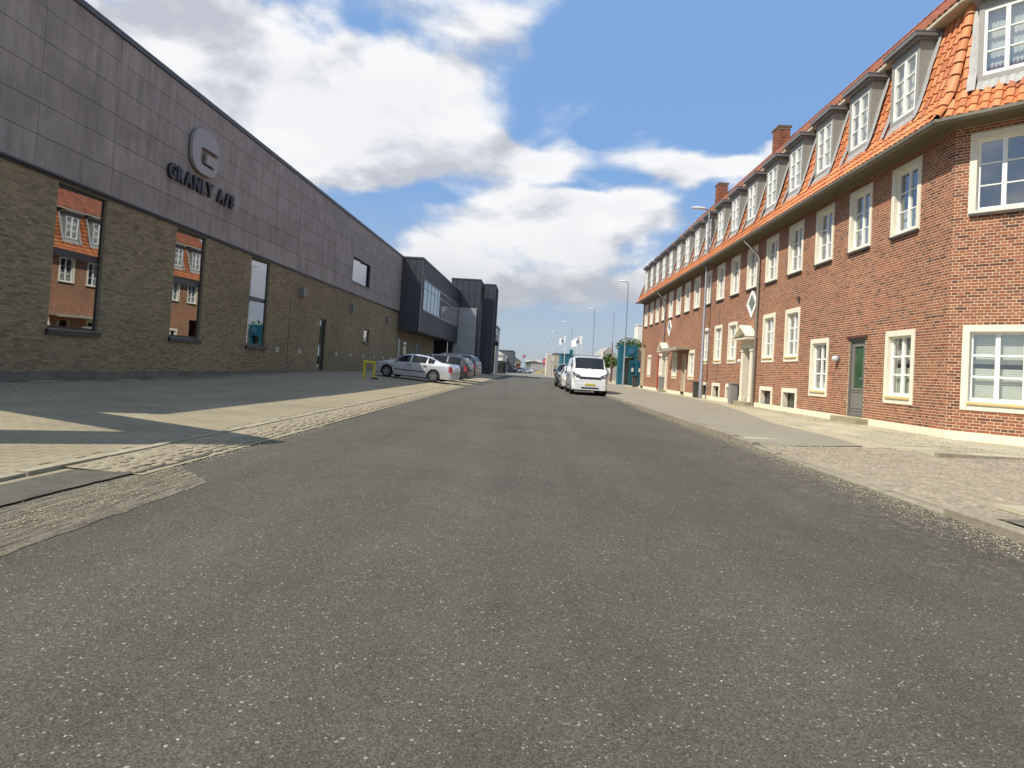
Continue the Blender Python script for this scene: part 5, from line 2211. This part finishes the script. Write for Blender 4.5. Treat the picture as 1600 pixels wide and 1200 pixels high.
street_lamp('tall galvanised street lamp standing in front of the brick building', 8.95, 32.0)
street_lamp('street lamp beside the blue gate portal beyond the brick building', 9.05, 58.5)
street_lamp('third street lamp of the row, rising above the van roof', 8.75, 85, n=8)
for nth, (x, y) in zip('first second third fourth fifth sixth seventh eighth'.split(), ((6.6, 110), (5.9, 141), (5.5, 166), (5.2, 190), (4.6, 214), (4.0, 240), (3.4, 262), (1.9, 300))):
    street_lamp('distant street lamp, %s of the far row counted outward from the blue gatehouse' % nth, x, y, n=6, far=True)

for x, y, w_, h_, lab in ((9.08, 27.4, .42, .86, 'grey metal utility cabinet beside the pedimented doorway'), (9.05, 41.8, .42, .95, 'grey metal utility cabinet in front of the far doorway with the red pipe'), (9.05, 33.2, .3, .8, 'dark litter bin behind the tall street lamp')):
    o = thing('utility_cabinet' if h_ > .85 else 'litter_bin', lab, 'cabinet' if h_ > .85 else 'bin', (x, y, .18))
    cm_ = mat('cabinet_grey', color=(.23, .235, .22), rough=.5, var=.08) if h_ > .85 else mat('bin_dark', color=(.06, .06, .055), rough=.6)
    MB().box(x - .14, x + .14, y - w_ / 2, y + w_ / 2, .19, .19 + h_).build('cabinet_body', cm_, o)
    MB().box(x - .16, x + .16, y - w_ / 2 - .03, y + w_ / 2 + .03, .19 + h_, .23 + h_).build('lid', cm_, o)
    MB().box(x - .15, x - .142, y - w_ / 2 + .03, y + w_ / 2 - .03, .27, .12 + h_).build('door', cm_, o)

# ------------------------------------------------------------------ far end of the street
def block(name, label, cat, x0, x1, y0, y1, z1, m, roof=None, rm=None, z0=-.05):
    t = thing(name, label, cat, ((x0 + x1) / 2, (y0 + y1) / 2, 0))
    MB().box(x0, x1, y0, y1, z0, z1).build('wall', m, t)
    if roof == 'flat':
        MB().box(x0 - .1, x1 + .1, y0 - .1, y1 + .1, z1, z1 + .2).build('roof', rm, t)
    elif roof:
        b = MB()
        b.prism([(x0 - .4, z1 - .1), (x1 + .4, z1 - .1), ((x0 + x1) / 2, z1 + roof)], y0 - .3, y1 + .3, lambda u, v, q: (u, q, v))
        b.build('roof', rm, t)
    return t


def facade_windows(t, x0, x1, y, z0, z1, n, m, w_=.6):
    for k in range(n):
        c = x0 + (x1 - x0) * (k + .5) / n
        h = (x1 - x0) / n * w_ / 2
        f_ = MB().box(c - h, c + h, y - .06, y - .01, z0, z1).build('window', WPAINT, t)
        MB().box(c - h + .08, c + h - .08, y - .09, y - .061, z0 + .08, z1 - .08).build('pane', m, f_)


BLUE = mat('petrol_blue_paint', color=(.012, .115, .165), rough=.5, var=.12, vscale=.8)
LG = mat('light_grey_wall', color=(.34, .33, .30), rough=.8, var=.08, vscale=.6)
CW = mat('white_wall', color=(.74, .71, .64), rough=.8, var=.05, vscale=.3)
DG = mat('dark_grey_wall', color=(.09, .10, .105), rough=.7, var=.08, vscale=.4)
RB = mat('dull_roof', color=(.14, .115, .10), rough=.8, var=.1)
OG = mat('office_glass')
t = block('annex', 'pale grey annex with a white poster beyond the zinc towers', 'building', -9, -5.15, 95, 104, 7.4, LG, 'flat', DG)
MB().box(-6.6, -5.9, 94.90, 94.97, 1.9, 4.2).build('poster', CW, t)
MB().box(-6.0, -5.5, 94.88, 94.97, 1.9, 4.0).build('window', DARK, t)
MB().box(-6.7, -5.3, 94.9, 94.97, 5.5, 6.3).build('wall_sign', mat('wall_sign_grey', color=(.14, .15, .13)), t)
for x, z in ((-5.95, 5.2), (-5.0, 4.85)):
    o = thing('hanging_sign', 'small dark box sign on a bracket, %s' % ('nearer the zinc tower' if x < -5.5 else 'at the outer corner of the annex'), 'sign', (x, 93, 0))
    MB().box(x - .3, x + .25, 92.8, 93.1, z - .45, z + .25).build('box', DARK, o)
    MB().tube([(x - .0, 93.2, 0), (x, 93.2, z - .4)], .06, 6).build('post', STEEL, o)
t = block('white_house', 'white gable building rising behind the clipped dark hedge', 'building', -10.5, -6.4, 150, 165, 4.4, CW, 1.4, mat('white_wall'))
t = block('dark_office', 'dark grey flat roofed building with a white banner panel', 'building', -8, -4.1, 160, 185, 5.6, DG, 'flat', DG)
MB().box(-7.3, -5.6, 159.9, 159.96, 2.6, 4.3).build('banner', CW, t)
MB().box(-7.4, -5.3, 159.85, 159.95, .1, 2.1).build('lower_wall', LG, t)
t = block('low_house', 'low pale house with a dark pitched roof down the street', 'building', -6.5, -2.4, 200, 214, 3.4, CW, 1.7, RB)
facade_windows(t, -6.3, -2.6, 200, 1.2, 2.4, 3, OG)
t = block('brown_kiosk', 'small brown kiosk standing in front of the low pale house', 'kiosk', -3.9, -2.4, 188, 192, 2.6, mat('brown_boards', color=(.16, .07, .04), rough=.7), 'flat', RB)
t = block('green_shed', 'long dull green shed closing the view of the street', 'building', -1.5, 6.0, 262, 290, 4.2, mat('green_sheet', color=(.13, .17, .14), rough=.7, var=.1), .8, RB)
facade_windows(t, -1.2, 5.8, 262, .8, 2.2, 6, OG)
t = block('white_hall', 'bright white industrial hall on the skyline at the street end', 'building', -1.4, 6.5, 320, 350, 6.4, CW, 'flat', CW)
t = block('far_office', 'pale grey storage building beside the distant lamps', 'building', 1.0, 6.2, 230, 250, 3.5, LG, 'flat', RB)
facade_windows(t, 1.2, 6.0, 230, .6, 1.8, 7, OG)
t = block('storage_container', 'tall cream container standing by the give way sign', 'container', 4.1, 6.0, 140, 147, 5.1, mat('cream_sheet', color=(.62, .57, .48), rough=.7, var=.06))
for k in range(9):
    MB().box(4.15 + k * .2, 4.22 + k * .2, 139.95, 139.999, .2, 4.9).build('rib', mat('cream_sheet'), t)
t = block('storage_container', 'beige flat roofed block between the cream container and the blue gatehouse', 'container', 5.0, 7.4, 122, 132, 4.5, mat('beige_render', color=(.42, .38, .31), rough=.8, var=.08), 'flat', RB)
o = thing('concrete_wall', 'low mossy concrete wall segments leading to the blue gatehouse', 'wall', (5.2, 114, 0))
for k in range(3):
    MB().box(4.75 + k * .42, 5.12 + k * .42, 112 - k * 2, 112.25 - k * 2, 0, 2.2 - .1 * k).build('wall_panel', mat('mossy_concrete', color=(.25, .24, .17), rough=.9, var=.2, vscale=1.2), o)
t = block('blue_gatehouse', 'petrol blue gatehouse beyond the parked vehicles', 'building', 5.7, 8.0, 108, 116, 4.1, BLUE, 'flat', BLUE)
MB().box(7.1, 7.7, 107.9, 108.3, 4.3, 5.0).build('roof_box', BLUE, t)
MB().box(5.2, 5.7, 107, 110, 0, 2.1).build('side_wall', BLUE, t)
MB().box(6.1, 7.2, 107.9, 107.97, 1.4, 2.6).build('window', DARK, t)
# construction site barriers
for k, (x, y) in enumerate(((.4, 168), (1.4, 170), (2.5, 171), (3.6, 170))):
    o = thing('road_barrier', 'orange and yellow road works barrier across the far street, %s' % ('nearest the white car', 'second from the white car', 'third from the white car', 'beside the yellow ramp')[k], 'barrier', (x, y, 0), group='road works barriers')
    for q in range(4):
        MB().box(x - .45 + q * .23, x - .45 + (q + 1) * .23, y, y + .08, .55, .85).build('board', mat(('orange_plastic', 'yellow_plastic')[q % 2], color=((.62, .20, .05), (.66, .48, .10))[q % 2], rough=.6), o)
    MB().box(x - .42, x - .36, y, y + .06, 0, .9).box(x + .36, x + .42, y, y + .06, 0, .9).build('legs_frame', CW, o)
o = thing('yellow_ramp', 'yellow loading ramp beside the orange road works barriers', 'ramp', (4.0, 160, 0))
MB().prism([(2.6, .2), (5.2, 1.7), (5.2, 2.2), (2.6, .55)], 160, 161, lambda u, v, q: (u, q, v)).build('deck', mat('yellow_plastic', color=(.66, .48, .10)), o)
MB().box(4.6, 5.2, 160.2, 160.8, 0, 1.7).build('support', DG, o)
o = thing('shop_sign', 'red and purple poster panel above the yellow ramp', 'sign', (4.3, 158, 0))
MB().box(3.7, 4.7, 158, 158.1, 2.5, 4.2).build('panel', mat('red_panel', color=(.40, .05, .08)), o)
MB().box(3.9, 4.5, 157.97, 157.999, 3.0, 3.9).build('panel_print', mat('salmon_print', color=(.62, .22, .16)), o)
MB().box(3.75, 3.85, 158, 158.1, 0, 2.5).box(4.55, 4.65, 158, 158.1, 0, 2.5).build('legs_frame', STEEL, o)
make_car('parked_car', 'tiny white car standing at the far end beside the orange barriers', (-.9, 168, 0), 200, SEDAN, paint('white_van_paint', None))
make_car('parked_car', 'dark car parked by the brown kiosk far down the street', (-2.2, 176, 0), 190, ESTATE, paint('charcoal_paint', None))

# give way sign
o = thing('give_way_sign', 'triangular give way sign seen from behind near the cream container', 'sign', (4.3, 112, 0))
MB().tube([(4.35, 112, 0), (4.35, 112, 2.9)], .05, 6).build('pole', STEEL, o)
MB().prism([(3.95, 2.85), (4.75, 2.85), (4.35, 2.15)], 111.9, 111.94, lambda u, v, q: (u, q, v)).build('plate', mat('sign_back_grey', color=(.42, .40, .38), rough=.5), o)
# hedge
def leaves(n, place, size, m, name, parent=None):
    V, Fq = [], []
    for i in range(n):
        p = Vector(place())
        d = Vector((random.gauss(0, 1), random.gauss(0, 1), random.gauss(0, 1))).normalized()
        e = d.orthogonal().normalized()
        q = d.cross(e)
        s_ = size * random.uniform(.6, 1.3)
        k = len(V)
        V += [p - e * s_, p + q * s_ * .5, p + e * s_, p - q * s_ * .5]
        Fq.append((k, k + 1, k + 2, k + 3))
    return MB().add(V, Fq).build(name, m, parent)


HEDGE = mat('dark_hedge_leaf', color=(.035, .042, .018), rough=.8, rnd=.5)
LEAF = mat('fresh_green_leaf', color=(.07, .13, .025), rough=.6, rnd=.5)
h = thing('hedge', 'dark clipped hedge in front of the white gable building', 'hedge', (-6.0, 125, 0))
MB().box(-6.9, -4.95, 120.3, 131, 0, 2.2).build('hedge_core', DARK, h)
leaves(5000, lambda: (random.uniform(-7.1, -4.75), random.uniform(120.05, 131), random.uniform(0, 2.5)), .14, HEDGE, 'foliage', h)


def tree(label, x, y, h_, r, n=3500, m=None, ls=.16, z0=None):
    t = thing('tree', label, 'tree', (x, y, 0))
    b = MB()
    b.tube([(x, y, 0), (x + .1, y, h_ * .4), (x, y + .1, h_ * .75)], [.16, .11, .05], 8)
    tops = []
    for k in range(6):
        a = k * 1.05 + .3
        e = (x + r * .6 * math.cos(a), y + r * .6 * math.sin(a), h_ * random.uniform(.62, .92))
        b.tube([(x + .05, y, h_ * random.uniform(.35, .55)), e], [.05, .02], 5)
        tops.append(e)
    b.build('trunk', mat('bark', color=(.10, .075, .05), rough=.9), t)
    cl = [(e[0] + random.gauss(0, .3), e[1] + random.gauss(0, .3), e[2] + random.gauss(0, .25), random.uniform(.35, .6) * r) for e in tops for _ in range(3)]

    def pl_():
        c = random.choice(cl)
        d = Vector((random.gauss(0, 1), random.gauss(0, 1), random.gauss(0, 1))).normalized() * c[3] * random.random() ** .4
        return (c[0] + d.x, c[1] + d.y, c[2] + d.z * .8)

    leaves(n, pl_, ls, m or LEAF, 'crown', t)
    return t


tree('leafy green tree showing above the pale block wall behind the brick building', 14.6, 86, 5.9, 2.2)
tree('leafy green bush tree beside the blue portal, behind the van', 11.0, 82, 3.9, 1.1, 1800)
tree('bright green shrub in front of the zinc clad gateway across the street', 20.5, 74, 5.0, 2.4)

# blue portal and gates next to the brick building
t = thing('blue_portal', 'petrol blue gateway portal with a deep frame at the end of the brick building', 'gateway', (9.7, 63, .2))
MB().box(8.92, 9.55, 61.2, 62.2, .1, 3.0).build('pillar', BLUE, t)
MB().box(8.92, 10.75, 61.2, 62.2, 3.0, 4.15).build('lintel', BLUE, t)
MB().box(10.45, 10.74, 61.25, 62.2, .1, 2.99).build('pillar', BLUE, t)
MB().lathe([(.33, 0), (.33, .05)], (10.1, 61.13, 3.55), 20, 'Y').build('round_sign', mat('blue_disc', color=(.05, .15, .26), rough=.4), t)
MB().box(9.56, 10.44, 62.0, 62.1, .2, 2.9).build('door', mat('dull_grey_door', color=(.20, .20, .17), rough=.6), t)
t = thing('block_wall', 'pale concrete block wall behind the blue gates', 'wall', (11.3, 61.5, .2))
MB().box(10.76, 14.5, 61.6, 62.0, .1, 3.95).build('wall_core', mat('pale_mortar'), t)
for r_ in range(18):
    for c in range(8):
        x0 = 10.78 + c * .5 - (r_ % 2) * .25
        if x0 < 10.77:
            x0 = 10.77
        o = MB().box(max(x0, 10.77), 10.78 + (c + 1) * .5 - (r_ % 2) * .25 - .02, 61.57, 61.62, .12 + r_ * .212, .12 + r_ * .212 + .195).build('block', mat('pale_block', color=(.46, .42, .34), rough=.9, rnd=.12), t)
t = thing('blue_gate', 'pair of petrol blue sheet metal gates closing the yard by the brick building', 'gate', (10.2, 57, .2))
for k in range(3):
    x0 = 9.35 + k * .58
    g_ = MB().box(x0, x0 + .55, 57.2 - k * .5, 57.26 - k * .5, .22, 2.55 - .05 * k).build('gate_leaf', BLUE, t)
    for q in range(4):
        MB().box(x0 + .05 + q * .13, x0 + .08 + q * .13, 57.16 - k * .5, 57.199 - k * .5, .3, 2.4).build('rib', BLUE, g_)
    if k < 2:
        MB().box(x0 + .2, x0 + .38, 57.10 - k * .5, 57.15 - k * .5, 1.5, 1.85).build('notice', CW, g_)
o = thing('rubbish_bin', 'dark wheeled bin against the far corner of the brick building', 'bin', (9.1, 52.2, .2))
MB().box(8.85, 9.25, 52.0, 52.4, .2, 1.1).build('bin_body', mat('bin_dark'), o)
MB().box(8.82, 9.28, 51.95, 52.45, 1.1, 1.18).build('lid', mat('bin_dark'), o)
t = block('gable_building', 'grey gable building with a white triangular panel behind the blue portal', 'building', 11.2, 14.6, 100, 112, 3.6, LG, 2.0, LG)
MB().prism([(11.3, 3.5), (12.1, 3.5), (11.9, 5.1)], 99.5, 99.6, lambda u, v, q: (u, q, v)).build('white_panel', CW, t)
block('white_tower', 'slim white tower block peeping out past the corner of the brick building', 'building', 20.9, 24, 120, 124, 11.0, CW, 'flat', CW)
# antenna mast
o = thing('mast', 'slender dark antenna mast standing behind the blue portal', 'mast', (9.95, 74, 0))
MB().tube([(9.95, 74, 0), (9.95, 74, 5.0)], .07, 6).build('mast_foot', mat('rusty_steel', color=(.20, .07, .05), rough=.8), o)
MB().tube([(9.95, 74, 5.0), (9.95, 74, 8.6)], .035, 6).build('mast_tube', STEEL, o)


def flag(label, x, y, h_, fw, fh, side, m, stripe=None, group=None):
    o = thing('flagpole', label, 'flagpole', (x, y, 0), group=group)
    MB().tube([(x, y, 0), (x, y, h_)], [.06, .035], 8).build('pole', mat('white_pole', color=(.75, .76, .77), rough=.35), o, smooth=True)
    b = MB()
    n = 12
    vs, fs = [], []
    for i in range(n + 1):
        t = i / n
        for j in range(4):
            v = j / 3
            vs.append((x + side * t * fw * (.86), y + .14 * math.sin(t * 8) * t, h_ - .1 - fh * v - t * fh * .45 + .08 * math.sin(t * 7)))
    for i in range(n):
        for j in range(3):
            fs.append((i * 4 + j, i * 4 + j + 1, i * 4 + 4 + j + 1, i * 4 + 4 + j))
    b.add(vs, fs)
    fo = b.build('flag', m, o, smooth=True)
    if stripe:
        st = MB()
        k = int(n * .45)
        q = [Vector(vs[k * 4 + 1]), Vector(vs[(k + 3) * 4 + 1]), Vector(vs[(k + 3) * 4 + 2]), Vector(vs[k * 4 + 2])]
        st.quad(*[(p.x, p.y - .03, p.z) for p in q])
        st.build('flag_emblem', stripe, fo)
    return o


FW = mat('white_flag_cloth', color=(.78, .79, .80), rough=.8)
EMB = mat('dark_flag_print', color=(.08, .10, .14), rough=.8)
flag('white pole with a drooping white flag, nearest the blue gatehouse', 5.1, 88, 6.3, 1.0, .9, -1, FW, EMB, 'white flags beyond the van')
flag('white pole with a white flag flying above the van roof, closer of the pair', 6.35, 75, 5.7, 1.15, .95, -1, FW, EMB, 'white flags beyond the van')
flag('white pole with a white flag partly hidden behind the nearer one of the pair', 6.0, 77, 5.6, .9, .9, -1, FW, EMB, 'white flags beyond the van')
flag('distant white pole with a small red flag at the end of the street', -.85, 180, 5.5, 1.1, .8, -1, mat('red_flag_cloth', color=(.42, .05, .06), rough=.8), CW)
# curved lamp arm above the gatehouse
o = thing('curved_mast', 'thin grey curved pipe mast rising from the blue gatehouse roof', 'mast', (7.3, 108.5, 0))
MB().tube([(7.35, 108.1, 5.0), (7.35, 108.1, 8.2), (7.25, 108.1, 8.7), (7.0, 108.1, 8.95)], .05, 6).build('pipe', STEEL, o)

# fin and beam added out of view, shaped to cast shadow bands on the forecourt
CONC = mat('added_caster_concrete', color=(.28, .27, .23), rough=.85, var=.12, vscale=1.2, bump=.3, bscale=30)
hh = 6.2
dx, dy = .866 / 1.257, .5 / 1.257
tip = Vector((-3.25, 7.75, 0))
foot = tip - Vector((dx * hh, dy * hh, 0))
o = thing('added_shadow_caster', 'unseen concrete fin and slanting beam added to cast shadow bands on the forecourt', 'gateway', (foot.x, foot.y, 0))
d = Vector((-.92, .39, 0)).normalized()
nrm = Vector((.39, .92, 0))
b = MB()
for zz in (hh - .55, hh):
    pass
p0, p1 = foot, foot + d * 7.0
q = nrm * .35
b.add([(p - s_ * q) .to_tuple()[:2] + (z,) for z in (hh - .5, hh) for p, s_ in ((p0, 1), (p1, 1), (p1, -1), (p0, -1))],
      ((0, 3, 2, 1), (4, 5, 6, 7), (0, 1, 5, 4), (1, 2, 6, 5), (2, 3, 7, 6), (3, 0, 4, 7)))
b.build('added_beam', CONC, o)
b = MB()
w1 = d * 1.0
b.add([(p - s_ * q * .8).to_tuple()[:2] + (z,) for z in (0, hh - .5) for p, s_ in ((foot, 1), (foot + w1, 1), (foot + w1, -1), (foot, -1))],
      ((0, 3, 2, 1), (4, 5, 6, 7), (0, 1, 5, 4), (1, 2, 6, 5), (2, 3, 7, 6), (3, 0, 4, 7)))
b.build('added_fin', CONC, o)

# keep the sub-part limit and give every leaf its place in the file
bpy.context.view_layer.update()
